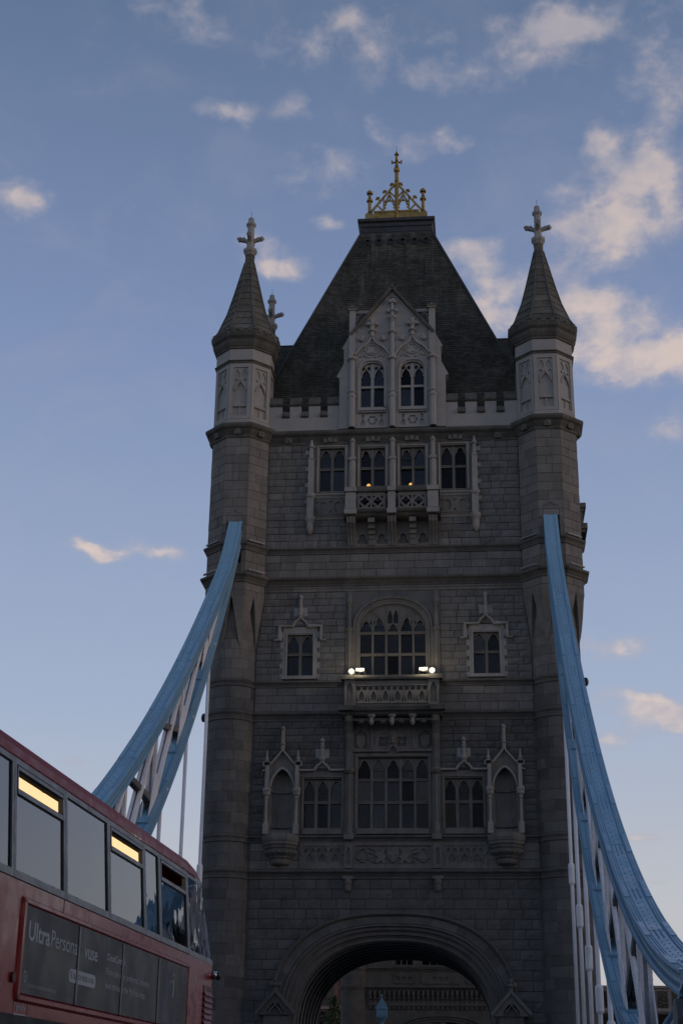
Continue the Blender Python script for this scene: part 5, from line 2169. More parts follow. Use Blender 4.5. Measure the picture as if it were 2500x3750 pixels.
INS = [(.3, .03), (.6, 0), (3.25, 0), (4.19, .08), (4.28, .09), (4.36, .14), (4.41, .26), (4.44, .5), (4.45, .9)]
SF = [(.3, 1.3), (.8, 1.41), (3.1, 1.39), (3.29, 1.32), (3.76, 1.15), (4.19, .83), (4.28, .55), (4.36, .28), (4.41, .0), (4.44, -.25), (4.45, -.6)]
PIL = [-9.3, -8.03, -6.64, -5.27, -3.85, -2.46, -1.78, -.40]


def outline(z):
    i, sf = interp(INS, z), interp(SF, z)
    right = [(-i, min(s, sf - .42 - .01 * (8 - k))) for k, s in enumerate(PIL)]
    c = []
    for k in range(7):
        a = PI / 2 * k / 6
        c.append((-i - .5 + .5 * math.cos(a), sf - .38 + .48 * math.sin(a)))
    half_ = right + c + [(-.85 - i * .3, sf + .16)]
    return half_ + [(-BW - x, s) for x, s in reversed(half_)]


lv = [.3, .6, 1.2, 2.27, 2.34, 3.25, 4.19, 4.28, 4.36, 4.41, 4.44, 4.45]
OUT = [outline(z) for z in lv]
NP = len(OUT[0])


def hull(j0, j1, sel=None):
    mb = MB()
    for j in range(j0, j1):
        a, b = OUT[j], OUT[j + 1]
        for i in range(NP):
            if sel and not sel(i):
                continue
            k = (i + 1) % NP
            mb.add([(a[i][0], a[i][1], lv[j]), (a[k][0], a[k][1], lv[j]), (b[k][0], b[k][1], lv[j + 1]), (b[i][0], b[i][1], lv[j + 1])], [(0, 1, 2, 3)])
    return mb


mb = hull(0, 2).merge(hull(3, 5))
# closing rear wall of the window band and under-floor
mb.add([(-.05, -9.3, 3.25), (-BW + .05, -9.3, 3.25), (-BW + .08, -9.3, 4.19), (-.08, -9.3, 4.19)], [(0, 1, 2, 3)])
mb.add([(p[0], p[1], .3) for p in OUT[0]], [tuple(reversed(range(NP)))])
body = part('body', mb, 'bus_red', bus, False)
mb = hull(6, 11)
mb.add([(p[0], p[1], 4.45) for p in OUT[11]], [tuple(range(NP))])
broof = part('roof', mb, 'bus_roof', bus, True)
for sx_ in (0, -BW):
    mb = MB()
    mb.tube([(sx_ - (.085 if sx_ == 0 else -.085), -9.2, 4.195), (sx_ - (.085 if sx_ == 0 else -.085), .1, 4.195)], .018, 6)
    part('gutter', mb, 'bus_red', broof)
part('lower_windows', hull(2, 3), 'rubber', bus)
mb = MB()
mb.box(-BW + .08, -.03, -9.25, .7, 2.36, 2.42)
mb.box(-BW + .2, -.16, -9.25, -.2, 4.335, 4.35)
mb.box(-BW + .05, -.03, -9.29, -9.25, 2.4, 4.33)
mb.box(-.06, -.03, -9.25, .4, 2.42, 3.24)
mb.box(-BW + .03, -BW + .06, -9.25, .4, 2.42, 3.24)
part('upper_saloon', mb, 'bus_inside', bus)


def seat_row(y):
    mb = MB()
    for x in (-.5, -.98, -1.55, -2.03):
        mb.box(x - .22, x + .22, y - .06, y + .06, 2.75, 3.5)
        mb.box(x - .22, x + .22, y, y + .42, 2.75, 2.86)
    return mb


for k in range(9):
    part('seat_row', seat_row(-8.7 + k * .95), 'ad_navy', bus)


def wp(s, z, o, side=1):
    x = -.08 * (z - 3.25) / .94 + o
    return (x, s, z) if side > 0 else (-BW - x, s, z)


def wbox(mb, s0, s1, z0, z1, o0, o1, side=1):
    vs = [wp(s, z, o, side) for z in (z0, z1) for s in (s0, s1) for o in (o0, o1)]
    f = [(0, 2, 3, 1), (4, 5, 7, 6), (0, 1, 5, 4), (2, 6, 7, 3), (0, 4, 6, 2), (1, 3, 7, 5)]
    mb.add(vs, f)


def bus_window(s0, s1, vent=False, side=1):
    mb = MB()
    fz0, fz1, fw = 3.255, 4.185, .055
    wbox(mb, s0 + .004, s0 + fw, fz0, fz1, -.03, .012, side)
    wbox(mb, s1 - fw, s1 - .004, fz0, fz1, -.03, .012, side)
    wbox(mb, s0 + fw, s1 - fw, fz0, fz0 + .06, -.03, .012, side)
    wbox(mb, s0 + fw, s1 - fw, fz1 - .045, fz1, -.03, .012, side)
    o = part('window', mb, 'bus_frame', bus)
    top = fz1 - .045
    if vent:
        v0 = 3.91
        fr = MB()
        a, b = s0 + fw + .012, s1 - fw - .012
        for q in ((a, b, v0, v0 + .04), (a, b, top - .04, top - .01), (a, a + .02, v0, top - .01), (b - .02, b, v0, top - .01)):
            wbox(fr, *q, -.03, .016, side)
        part('vent_frame', fr, 'bus_frame', o)
        rb = MB()
        wbox(rb, s0 + fw, s1 - fw, top - .01, top, -.03, .004, side)
        wbox(rb, s0 + fw, a, v0, top, -.03, .004, side)
        wbox(rb, b, s1 - fw, v0, top, -.03, .004, side)
        part('seal', rb, 'rubber', o)
        top = v0
    pn = MB()
    wbox(pn, s0 + fw - .004, s1 - fw + .004, fz0 + .055, top, -.012, -.004, side)
    part('pane', pn, 'bus_glass', o)
    rb = MB()
    wbox(rb, s1 - fw - .014, s1 - fw, fz0 + .06, top, -.004, .0, side)
    wbox(rb, s0 + fw, s1 - fw, top - .012, top, -.004, .0, side)
    part('seal', rb, 'rubber', o)
    return o


bays = list(zip(PIL[:-1], PIL[1:]))
for i, (a, b) in enumerate(bays):
    bus_window(a, b, vent=i in (2, 4, 6))
    bus_window(a, b, vent=False, side=-1)
# wrap-round corner panes and the upper windscreen
j = 5
lowo, higho = OUT[5], OUT[6]
nh = NP // 2


def strip(i0, i1, zlo, zhi, off):
    """skin between ring points i0..i1 of the window band"""
    mb = MB()
    def pt(i, f):
        a, b = Vector((*lowo[i], 3.25)), Vector((*higho[i], 4.19))
        p = a + (b - a) * f
        c = Vector((-BW / 2, -4, p.z))
        return p + (c - p).normalized() * off
    f0, f1 = (zlo - 3.25) / .94, (zhi - 3.25) / .94
    for i in range(i0, i1):
        mb.add([pt(i, f0), pt(i + 1, f0), pt(i + 1, f1), pt(i, f1)], [(0, 1, 2, 3)])
    return mb


k0 = len(PIL) - 1
mb = strip(k0, k0 + 7, 3.25, 3.31, -.01).merge(strip(k0, k0 + 7, 4.14, 4.19, -.01))
wbox(mb, -.396, -.345, 3.255, 4.185, -.03, .012)
cw = part('window', mb, 'bus_frame', bus)
part('pane', strip(k0, k0 + 7, 3.3, 4.15, .004), 'bus_glass', cw)
mb = strip(k0 + 7, NP - 1 - (k0 + 7), 3.25, 3.31, -.01)
ws = part('windscreen', mb, 'bus_frame', bus)
part('pane', strip(k0 + 7, NP - 1 - (k0 + 7), 3.3, 4.19, .004), 'bus_glass', ws)
mb = strip(NP - 1 - (k0 + 7), NP - 1 - k0, 3.25, 4.19, .004)
part('corner_pane', mb, 'bus_glass', bus)
# ceiling light tubes
for x in (-.42, -2.08):
    for k in range(6):
        a = -9.1 + k * 1.42
        mb = MB()
        mb.tube([(x, a, 4.195), (x, a + 1.30, 4.195)], .058, 10)
        part('light_tube', mb, 'tube_warm', bus, True)
for a in (-7.6, -4.8, -2.0):
    ld = bpy.data.lights.new('saloon_light', 'POINT')
    ld.energy = .12
    ld.color = (1, .76, .45)
    ld.shadow_soft_size = .15
    lo = link('saloon_light', ld, bus)
    lo.location = (-.8, a, 3.95)

# ---- advertisement board with its lettering
mb = MB()
mb.box(.0, .012, -6.27, -.43, 2.43, 3.09)
ad = part('advertisement_board', mb, 'ad_board', bus)
mb = MB()
for a, b, c, d in ((-6.36, -6.27, 2.36, 3.14), (-.43, -.36, 2.36, 3.14), (-6.36, -.36, 3.085, 3.15), (-6.36, -.36, 2.36, 2.43)):
    mb.add([(.0, a, c), (.0, b, c), (.0, b, d), (.0, a, d), (.022, a + .02, c + .02), (.022, b - .02, c + .02), (.022, b - .02, d - .02), (.022, a + .02, d - .02)],
           [(4, 5, 6, 7), (0, 1, 5, 4), (1, 2, 6, 5), (2, 3, 7, 6), (3, 0, 4, 7)])
part('board_frame', mb, 'bus_red', ad)
for s_ in (-4.795, -3.31, -1.83):
    part('board_strip', MB().box(.013, .02, s_ - .022, s_ + .022, 2.43, 3.085), 'ad_strip', ad)
TXT = Matrix(((0, 0, 1, 0), (1, 0, 0, 0), (0, 1, 0, 0), (0, 0, 0, 1)))


def lettering(body_, s0, s1, zbase, cap, mat, x=.0135, bold=0.0, parent=None, name='lettering'):
    cu = bpy.data.curves.new('t', 'FONT')
    cu.body = body_
    cu.offset = bold
    cu.resolution_u = 3
    tmp = bpy.data.objects.new('t', cu)
    COL.objects.link(tmp)
    dg = bpy.context.evaluated_depsgraph_get()
    dg.update()
    me = bpy.data.meshes.new_from_object(tmp.evaluated_get(dg))
    bpy.data.objects.remove(tmp)
    xs_ = [v.co.x for v in me.vertices]
    w_ = max(xs_) - min(xs_)
    kx, kz = (s1 - s0) / w_, cap / .70
    x0 = min(xs_)
    for v in me.vertices:
        v.co = Vector((x, s0 + (v.co.x - x0) * kx, zbase + v.co.y * kz))
    me.materials.clear()
    me.materials.append(MATS[mat])
    me.name = name
    return link(name, me, parent or ad)


lettering('Ultra', -6.18, -5.62, 2.838, .142, 'ad_ink', bold=.022)
lettering('Personal', -5.585, -4.79, 2.838, .135, 'ad_ink')
lettering('by', -4.70, -4.635, 2.885, .045, 'ad_dim')
lettering('vuse', -4.61, -4.19, 2.838, .125, 'ad_ink', bold=.012)
lettering('CloudControl', -3.87, -3.20, 2.885, .062, 'ad_ink', bold=.016)
lettering('TM', -3.185, -3.13, 2.925, .022, 'ad_dim')
lettering('.', -3.12, -3.105, 2.885, .06, 'ad_ink')
lettering('Fine-tune your preferred intensity', -3.87, -2.22, 2.755, .062, 'ad_ink')
lettering('level through the MyVuse App.', -3.87, -2.36, 2.635, .062, 'ad_ink')
lettering('FOR ADULT NICOTINE CONSUMERS ONLY.', -6.10, -5.33, 2.487, .024, 'ad_ink', bold=.008)
lettering('This product is not risk-free and contains nicotine, which is addictive. Only for use by existing adult smokers or nicotine users.', -5.30, -3.55, 2.487, .015, 'ad_dim')
lettering('VERIFY', -6.215, -6.13, 2.487, .014, 'ad_dim')
lettering('18+', -6.192, -6.152, 2.548, .02, 'ad_ink')
pill = []
for k in range(12):
    a = PI / 2 + PI * k / 11
    pill.append((-4.975 + .055 * math.cos(a), 2.66 + .055 * math.sin(a)))
for k in range(12):
    a = -PI / 2 + PI * k / 11
    pill.append((-4.255 + .055 * math.cos(a), 2.66 + .055 * math.sin(a)))
FACE = Matrix(((0, -1, 0, 0), (1, 0, 0, 0), (0, 0, 1, 0), (0, 0, 0, 1)))
so = part('search_pill', MB().plate([pill], -.0138, -.012).xf(FACE), 'ad_ink', ad)
lettering('SEARCH \'VUSE ULTRA\'', -4.90, -4.245, 2.64, .042, 'ad_dark', x=.0146, bold=.006)
mag = MB()
mag.mould(circle(-4.965, 2.672, .02, 14), .008, -.0148, -.0138, True)
mag.mould([(-4.952, 2.655), (-4.935, 2.632)], .009, -.0148, -.0138)
part('search_icon', mag.xf(FACE), 'ad_dark', ad)
sh = MB()
sh.mould([(-6.172, 2.60), (-6.205, 2.585), (-6.207, 2.55), (-6.19, 2.525), (-6.172, 2.512), (-6.154, 2.525), (-6.137, 2.55), (-6.139, 2.585)], .008, -.0138, -.012, True)
part('shield_emblem', sh.xf(FACE), 'ad_ink', ad)
art = MB()
rg = random.Random(5)
for z in [2.47 + .075 * k for k in range(9)]:
    for a, b in ((-2.02, -1.6), (-1.02, -.5)):
        x = a
        while x < b:
            art.add([(.0136, x, z), (.0136, x + .035, z), (.0136, x + .035, z + .005), (.0136, x, z + .005)], [(0, 1, 2, 3)])
            x += .06
for x in [-1.62, -1.52, -1.44, -1.40, -1.02, -.97, -.93, -.89]:
    z0_, z1_ = (2.45, 3.07) if x > -1.5 else (2.45, 2.75)
    art.add([(.0136, x, z0_), (.0136, x + .004, z0_), (.0136, x + .004, z1_), (.0136, x, z1_)], [(0, 1, 2, 3)])
part('advert_grid', art, 'ad_dim', ad, kind='stuff')
art = MB()
art.add([(.0134, -1.6, 2.45), (.0134, -1.36, 2.45), (.0134, -1.36, 2.95), (.0134, -1.6, 2.95)], [(0, 1, 2, 3)])
part('advert_device', art, 'ad_navy', ad)
art = MB()
art.add([(.0139, -1.145, 2.735), (.0139, -1.105, 2.735), (.0139, -1.105, 2.915), (.0139, -1.145, 2.915)], [(0, 1, 2, 3)])
for s_, z, r in ((-1.24, 2.885, .018), (-1.3, 2.85, .008), (-1.15, 2.96, .012), (-1.12, 2.965, .012)):
    art.plate([circle(s_, z, r, 10)], -.0139, -.0135) if False else art.merge(MB().plate([circle(s_, z, r, 10)], -.0139, -.0135).xf(FACE))
for k in range(6):
    x = -1.44 + k * .022
    art.add([(.0139, x, 3.0 - .02 * (k % 3)), (.0139, x + .006, 3.0 - .02 * (k % 3)), (.0139, x + .006, 3.08), (.0139, x, 3.08)], [(0, 1, 2, 3)])
part('advert_bar', art, 'ad_ink', ad)
lettering('global', -6.30, -6.07, 2.305, .05, 'ad_ink', x=.004, parent=body)
gb = MB()
gb.mould([(-6.35, 2.272), (-6.02, 2.272), (-6.02, 2.378), (-6.35, 2.378)], .008, -.005, .0, True)
part('logo_box', gb.xf(FACE), 'ad_ink', body)
mb = MB()
mb.tube([(0, -6.45, 2.53), (.02, -6.45, 2.53)], .04, 14)
part('side_reflector', mb, 'red_dark', body)
mb = MB().box(-.02, .003, -5.275, -5.27, 3.15, 3.25)
part('panel_joint', mb, 'red_dark', body)
# louvre at the front corner
mb = MB()
mb.box(-.02, .006, .50, 1.0, 2.1, 2.98)
lv_ = part('louvre', mb, 'red_dark', bus)
for k in range(12):
    z = 2.14 + k * .066
    sl2 = MB()
    sl2.add([(.006, .52, z + .05), (.006, .98, z + .05), (.028, .98, z), (.028, .52, z), (.006, .98, z - .004), (.006, .52, z - .004)], [(3, 2, 1, 0), (5, 4, 2, 3)])
    part('slat', sl2, 'bus_red', lv_)
mb = MB()
mb.tube([(-.02, 1.04, 3.13), (.05, 1.04, 3.13)], .05, 14)
camo = part('side_camera', mb, 'chrome', bus, True)
part('camera_dome', MB().ball((.06, 1.04, 3.12), .045, None, None, 12, 8), 'black_metal', camo, True)
for s_ in (-1.4, -7.2):
    for x in (-.14, -BW + .14):
        mb = MB().tube([(x - .13, s_, .5), (x + .13, s_, .5)], .5, 28)
        wo = part('wheel', mb, 'rubber', bus, True)
        part('rim', MB().tube([(x - .14, s_, .5), (x + .14, s_, .5)], .28, 20), 'lamp_body', wo)
mb = MB()
for x in (-.3, -BW + .3):
    mb.ball((x, 1.24, .85), .12, .05, .1, 10, 6)
part('headlight', mb, 'chrome', bus, True)

# ================================================================== lamps on the tower
def point(name, loc, e, col, parent, soft=.06):
    ld = bpy.data.lights.new(name, 'POINT')
    ld.energy = e
    ld.color = col
    ld.shadow_soft_size = soft
    o = link(name, ld, parent)
    o.location = loc
    return o


for s, nm in ((-1, 'left'), (1, 'right')):
    t = thing('floodlight', f'lit white rectangular floodlight on the {nm} end of the lower balcony', 'floodlight', (s * 1.75, -1.05, 23.67), R(-4 * s), 'balcony floodlights')
    mb = MB()
    mb.box(-.26, .26, -.08, .12, .22, .46)
    for x in (-.26, .26):
        mb.box(x - .015, x + .015, -.02, .03, .04, .32)
    mb.tube([(-.27, 0, .05), (.27, 0, .05)], .02, 6)
    mb.box(-.1, .1, -.06, .08, 0, .05)
    part('housing', mb, 'black_metal', t)
    part('lens', MB().box(-.22, .22, -.095, -.08, .28, .42), 'flood_white', t)
    point('floodlight_glow', (0, -.45, .34), 30, (1, .82, .55), t)
    t = thing('floodlight', f'round lit spotlight at the {nm} corner of the lower balcony rail', 'floodlight', (s * 2.22, -1.08, 23.67), 0, 'balcony floodlights')
    mb = MB()
    mb.tube([(0, .16, .26), (0, -.06, .26)], [.13, .17], 18)
    mb.box(-.03, .03, -.02, .03, 0, .16)
    mb.box(-.1, .1, -.05, .06, 0, .03)
    part('housing', mb, 'lamp_body', t)
    mb = MB().tube([(0, -.055, .26), (0, -.075, .26)], .12, 18)
    part('lens', mb, 'flood_white', t)
    point('floodlight_glow', (0, -.4, .26), 16, (1, .85, .62), t)
for x, nm in ((-1.47, 'left'), (1.03, 'right')):
    t = thing('glowing_bulb', f'small warm glowing bulb inside the {nm} window above the upper balcony', 'lamp', (x, .75, 33.8), 0, 'bulbs behind the balcony windows')
    mb = MB().tube([(0, 0, 0), (0, 0, 1.9)], .012, 6)
    part('stem', mb, 'black_metal', t)
    part('bulb', MB().ball((0, 0, 1.98), .12, None, None, 10, 6), 'bulb_warm', t)
    point('bulb_glow', (0, -.12, 1.98), 1.5, (1, .55, .25), t, .05)
for s, nm in ((-1, 'left'), (1, 'right')):
    for z, k, lv2 in ((31.72, RF + .2, 'upper'), (29.9, RF + .3, 'lower')):
        for th, side in ((-45, 'outer' if s < 0 else 'inner'), (45, 'inner' if s < 0 else 'outer')):
            mb = MB()
            mb.box(-.62, .55, -.05, .05, .03, .11)
            for x in (-.5, .4):
                mb.box(x - .03, x + .03, -.03, .03, 0, .03)
            o = part('light_bar', mb, 'lamp_body')
            M = Matrix.Translation((s * XT, YT, z)) @ Matrix.Rotation(R(th), 4, 'Z') @ Matrix.Translation((0, -k + .08, 0))
            o.matrix_world = M
            tag(o, f'grey light bar on the {lv2} moulding, {side} facet of the {nm} turret', 'light bar', 'unlit light bars on the turrets')
    mb = MB()
    mb.ball((0, 0, .0), .16, .2, .26, 10, 6)
    mb.box(-.05 if s > 0 else -.3, .3 if s > 0 else .05, -.05, .05, -.05, .05) if False else mb.box(min(0, -s * .5), max(0, -s * .5), -.04, .04, -.04, .04)
    o = part('black_camera', mb, 'black_metal')
    o.location = (s * (XT + 1.58), YT, 21.8 if s < 0 else 23.6)
    tag(o, f'small black camera dome bracketed on the outer side of the {nm} turret', 'camera', 'turret cameras')

# ================================================================== beyond the arch
far = thing('bridge_tower', 'second stone bridge tower, seen dimly through the near tower\'s archway', 'tower', (0, 82, 0))
fo = [(-7.8, 0)] + [(p[0], p[1] - .55) for p in sarch(.9)][1:-1] + [(7.8, 0), (7.8, 40), (-7.8, 40)]
fo = [(-7.8, 0), (-6.3, 0)] + fo[1:-3] + [(6.3, 0), (7.8, 0), (7.8, 40), (-7.8, 40)]
fh = [rect(c - .9, c + .9, 15.4, 18.2) for c in (-3.8, 3.8)] + [rect(-1.9, 1.9, 15.4, 19.2)]
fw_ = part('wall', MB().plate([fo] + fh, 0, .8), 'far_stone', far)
g = MB()
g.box(-7.8, 7.8, .9, 1.0, 11, 40)
for s in (-1, 1):
    g.box(min(s * 6.4, s * 8), max(s * 6.4, s * 8), .8, 10, 0, 40)
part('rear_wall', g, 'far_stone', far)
for z0, z1, pr in ((14.74, 15.17, .3), (12.84, 13.38, .4), (21.4, 21.9, .3), (29.3, 29.8, .3), (38.2, 39.1, .4)):
    part('string_course', MB().runx([(.1, z0), (-.05, z0), (-pr * .5, z0 + .2), (-pr, z0 + .3), (-pr, z1 - .06), (.1, z1)], -7.8, 7.8), 'far_stone', far)
g = MB()
for k in range(30):
    x = -7.3 + k * .5
    g.box(x - .13, x + .13, -.38, 0, 12.35, 12.84)
    g.box(x - .11, x + .11, -.26, 0, 12.0, 12.35)
    g.plate([[(x - .25, 11.35), (x + .25, 11.35), (x + .25, 11.6), (x, 11.95), (x - .25, 11.6)]], -.16, 0)
    g.box(x - .1, x + .1, -.2, 0, 11.0, 11.3)
part('corbel_table', g, 'far_stone', far, kind='stuff')
g = MB()
for c, hw in ((-3.8, 1.05), (3.8, 1.05), (0, 2.0)):
    g.plate([rect(c - hw, c + hw, 13.55, 14.6)] + [foil(c + (i - 1) * .62, 14.05, .24, 4, 20, PI / 4, .4) for i in range(3)], -.1, .0)
    n = 3 if hw < 1.5 else 5
    for i in range(n - 1):
        x = c - hw + .15 + (2 * hw - .3) * (i + 1) / n
        g.box(x - .06, x + .06, .1, .3, 15.4, 19.2 if hw > 1.5 else 18.2)
    g.box(c - hw, c + hw, -.2, .1, 15.17, 15.42)
part('window_dressing', g, 'far_stone', far)
for c, hw, z1 in ((-3.8, .9, 18.2), (3.8, .9, 18.2), (0, 1.9, 19.2)):
    part('pane', MB().box(c - hw, c + hw, .3, .32, 15.4, z1), 'pane_dark', far)
arch_far = MB()
for f in (.9, .72, .55):
    pts = [(p[0], p[1] - .55) for p in sarch(f)][1:-1]
    arch_far.mould(pts, .3, -.2 + (.9 - f) * .6, .2)
part('arch_moulding', arch_far, 'far_stone', far)
fm = None
for sx2 in (-1, 1):
    for sy in (.5, .5 + DEPTH):
        g = MB()
        g.rings([(RC, 0), (RC, 12.84), (RC + .14, 13.1), (RC + .16, 13.3), (RC, 13.4), (RC, 14.74), (RC + .14, 15.0), (RC, 15.2), (RC, 21.4), (RC + .16, 21.8), (RC, 22), (RC, 25.5), (RF, 28.4), (RF, 38.2), (RF + .4, 38.9), (RF, 39.2), (RF, 44.3), (RF + .3, 45), (1.6, 45.9), (.8, 48.7), (.25, 51.2), (.2, 54)], 24)
        o = part('turret', g, 'far_stone', far)
        o.location = (sx2 * XT, sy, 0)
g = MB()
g.add([(-8.7, .9, 40.2), (8.7, .9, 40.2), (8.7, 10, 40.2), (-8.7, 10, 40.2), (-2.4, 4.2, 55.3), (2.4, 4.2, 55.3), (2.4, 6.6, 55.3), (-2.4, 6.6, 55.3)], [(0, 1, 5, 4), (1, 2, 6, 5), (2, 3, 7, 6), (3, 0, 4, 7), (4, 5, 6, 7), (3, 2, 1, 0)])
part('roof', g, 'slate', far)
# high level walkways joining the towers
for s in (-1, 1):
    wk = thing('high_walkway', f'covered blue walkway high between the towers, {"west" if s < 0 else "east"} side', 'walkway', (s * 6.2, YC * 2, 33.6), 0, 'high walkways')
    part('floor', MB().box(-1.6, 1.6, 0, 82 - 2 * YC, 0, .4), 'blue_paint', wk)
    part('roof', MB().box(-1.7, 1.7, 0, 82 - 2 * YC, 3.4, 3.7), 'lead', wk)
    for x in (-1.5, 1.5):
        g = MB()
        n = 14
        for k in range(n):
            a, b = (82 - 2 * YC) * k / n, (82 - 2 * YC) * (k + 1) / n
            g.bar((x, a, .4), (x, b, 3.4), .12, .12)
            g.bar((x, b, .4), (x, a, 3.4), .12, .12)
        part('lattice', g, 'white_paint', wk)

# blue lantern post standing beyond the arch
t = thing('lantern_post', 'pale blue gabled lantern on a post, seen through the archway', 'lantern', (-4.62, 60, 0))
part('post', MB().rings([(.3, 0), (.3, .6), (.16, .8), (.16, 8.6), (.3, 8.8), (.42, 9.0)], 8), 'pale_blue', t)
mb = MB()
mb.box(-.46, .46, -.46, .46, 9.0, 9.75)
mb.add([(-.56, -.56, 9.75), (.56, -.56, 9.75), (.56, .56, 9.75), (-.56, .56, 9.75), (0, 0, 10.75)], [(0, 1, 4), (1, 2, 4), (2, 3, 4), (3, 0, 4), (3, 2, 1, 0)])
part('lantern_body', mb, 'pale_blue', t)
mb = MB()
mb.plate([[(-.46, 9.1), (.46, 9.1), (.46, 9.75), (0, 10.6), (-.46, 9.75)], foil(0, 9.7, .22, 3, 18, PI / 2)], -.5, -.44, True)
mb.rings([(.06, 10.6), (.04, 10.8), (.1, 10.9), (.04, 11.0)], 6)
part('gable_trim', mb, 'pale_blue', t)

# buildings and a tree on the far bank
def block(name, label, x0, x1, y0, y1, z1, floors, cols, mat, z0=-5):
    t = thing(name, label, 'building', ((x0 + x1) / 2, y0, z0))
    w_, h_ = x1 - x0, z1 - z0
    part('wall', MB().box(-w_ / 2, w_ / 2, 0, y1 - y0, 0, h_), mat, t)
    fh_ = h_ / floors
    cw_ = w_ / cols
    for i in range(floors):
        part('floor_band', MB().box(-w_ / 2 - .15, w_ / 2 + .15, -.35, 0, i * fh_ - .18, i * fh_ + .18), 'concrete', t)
        for k in range(cols):
            o = part('window', MB().box(-w_ / 2 + k * cw_ + cw_ * .14, -w_ / 2 + (k + 1) * cw_ - cw_ * .14, -.12, .0, i * fh_ + .5, (i + 1) * fh_ - .5), 'pane_dark', t)
    part('roof', MB().box(-w_ / 2 - .4, w_ / 2 + .4, -.4, y1 - y0 + .4, h_, h_ + .4), 'concrete', t)
    return t


block('office_building', 'glazed office block with brown frames left of the far tower, through the archway', -30, -16, 172, 190, 27, 6, 4, 'brick_red')
block('riverside_building', 'grey apartment block with balconies far behind the right hand chain', 24, 40, 205, 222, 22, 7, 6, 'concrete')


def tree(loc, h, r, label):
    t = thing('tree', label, 'tree', loc)
    rg2 = random.Random(11)
    mb = MB()
    mb.tube([(0, 0, 0), (.1, 0, h * .35), (0, .1, h * .8)], [.3, .22, .06], 8)
    for k in range(9):
        a = rg2.uniform(0, 2 * PI)
        z = h * rg2.uniform(.3, .7)
        mb.tube([(0, 0, z), (math.cos(a) * r * .6, math.sin(a) * r * .6, z + r * .5)], [.1, .03], 5)
    part('trunk', mb, 'bark', t)
    mb = MB()
    for k in range(2600):
        f = rg2.random()
        zz = h * (.28 + .74 * f)
        rad_ = r * (1 - f) ** .7 * (.75 + .35 * math.sin(7 * f + 3)) + .25
        a = rg2.uniform(0, 2 * PI)
        q = rad_ * math.sqrt(rg2.random())
        c = Vector((q * math.cos(a), q * math.sin(a), zz))
        u = Vector((rg2.uniform(-1, 1), rg2.uniform(-1, 1), rg2.uniform(-1, 1))).normalized() * .22
        v = u.cross(Vector((rg2.uniform(-1, 1), rg2.uniform(-1, 1), 1))).normalized() * .13
        mb.add([c - u, c + v, c + u, c - v], [(0, 1, 2, 3)])
    part('crown', mb, 'leaf', t)


tree((-15.8, 130, -5), 20, 3.2, 'dark green tree beside the far tower, glimpsed through the archway')
# bridge parapets beside the pavements
for s, nm in ((-1, 'left'), (1, 'right')):
    t = thing('bridge_parapet', f'blue and white iron parapet along the {nm} pavement', 'parapet', (s * 10.0, 0, .13), 0, 'bridge parapets')
    part('rail', MB().box(-.1, .1, -128, -3, 1.2, 1.32), 'blue_paint', t)
    part('plinth', MB().box(-.12, .12, -128, -3, 0, .25), 'blue_paint', t)
    g = MB().box(-.09, .09, -.09, .09, .25, 1.2).mesh('post', 'white_paint')
    for k in range(51):
        o = link('post', g, t)
        o.location = (0, -128 + k * 2.5, 0)
    mb = MB()
    for k in range(500):
        mb.bar((0, -128 + k * .25, .25), (0, -128 + k * .25, 1.2), .03, .03)
    part('balusters', mb, 'white_paint', t, kind='stuff')

for i, (x0, x1, y, z1, lab) in enumerate(((-14, 12, 240, 24, 'low brown brick terrace closing the road beyond the far tower'), (60, 96, 230, 24, 'tall concrete office slab beyond the far bank on the right'), (-95, -48, 235, 22, 'broad concrete office slab beyond the far bank on the left'))):
    block('office_building', lab, x0, x1, y, y + 14, z1, 5, 8, 'brick_red' if i == 0 else 'concrete')

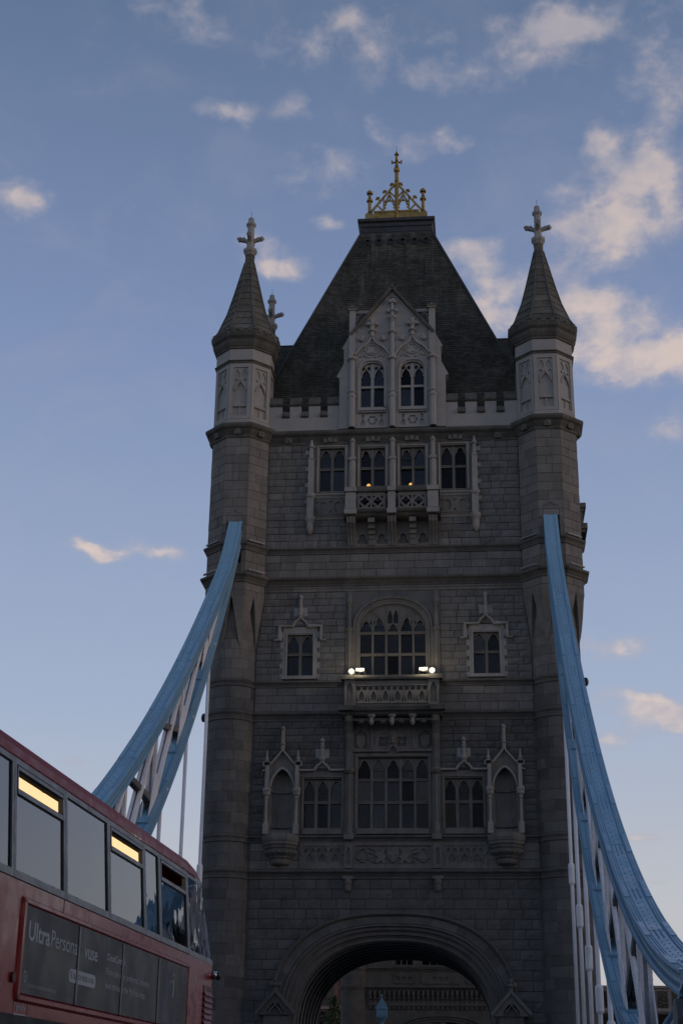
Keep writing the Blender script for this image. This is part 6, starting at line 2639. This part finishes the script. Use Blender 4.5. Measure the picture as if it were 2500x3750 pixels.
# ================================================================== the land end of the bridge, behind the viewer
gh = thing('gatehouse', 'stone gatehouse over the road at the land end of the bridge', 'gatehouse', (0, -96, 0))
part('gate_wall', MB().plate([[(-15, 0), (-6.4, 0)] + [(p[0], p[1]) for p in sarch(.9)][1:-1] + [(6.4, 0), (15, 0), (15, 17), (-15, 17)]], -3, 3, True), 'ashlar', gh)
for s in (-1, 1):
    for yy in (-3, 3):
        o = part('turret', MB().rings([(2.0, 0), (2.0, 17.2), (2.4, 17.8), (2.1, 18.2), (2.1, 21), (.3, 26)], 8), 'ashlar', gh)
        o.location = (s * 14, yy, 0)
part('parapet', MB().box(-12, 12, -3.2, 3.2, 17, 18.2), 'limestone_dim', gh)
g = MB()
g.box(-1500, 1500, -1500, -110, -9.2, -3)
struct('near_bank', g, 'land')
for i, (x0, x1, y, d, z1, lab) in enumerate((  # unseen blocks, added to keep low sky light off the lower tower
        (-95, -52, -128, 22, 34, 'added brick block shading the tower, near bank, farthest from the road'), (-48, -20, -135, 20, 30, 'added brick block shading the tower, near bank beside the gatehouse'),
        (20, 46, -135, 20, 32, 'added concrete block shading the tower, near bank beside the gatehouse'), (50, 92, -130, 24, 38, 'tall added concrete block shading the tower, near bank, farthest from the road'), (-16, 16, -175, 20, 30, 'added brick block shading the tower, behind the gatehouse'))):
    block('office_building', lab, x0, x1, y - d, y, z1, 7, 7, 'brick_red' if i in (0, 1, 4) else 'concrete', -3)  # added unseen shading blocks, not real offices

for s, nm in ((-1, 'left'), (1, 'right')):  # unseen rows on both sides, added to block low sun and sky
    for k, (y, d, h_) in enumerate(((-150, 38, 30), (-105, 34, 24), (-64, 40, 34), (-18, 34, 27), (24, 36, 31))):
        x0, x1 = (150, 172) if s > 0 else (-172, -150)
        block('riverside_building', f'{ordn[k]} added shading block from the near bank along the {nm} shore', x0, x1, y, y + d, h_, 6, 3, 'concrete' if k % 2 else 'brick_red', -8)  # added unseen shading blocks, not real riverside buildings
    g = MB()
    g.box(min(s * 140, s * 1400), max(s * 140, s * 1400), -170, 80, -9.3, -8)
    struct('added_shore', g, 'land')  # added ground under the shading rows
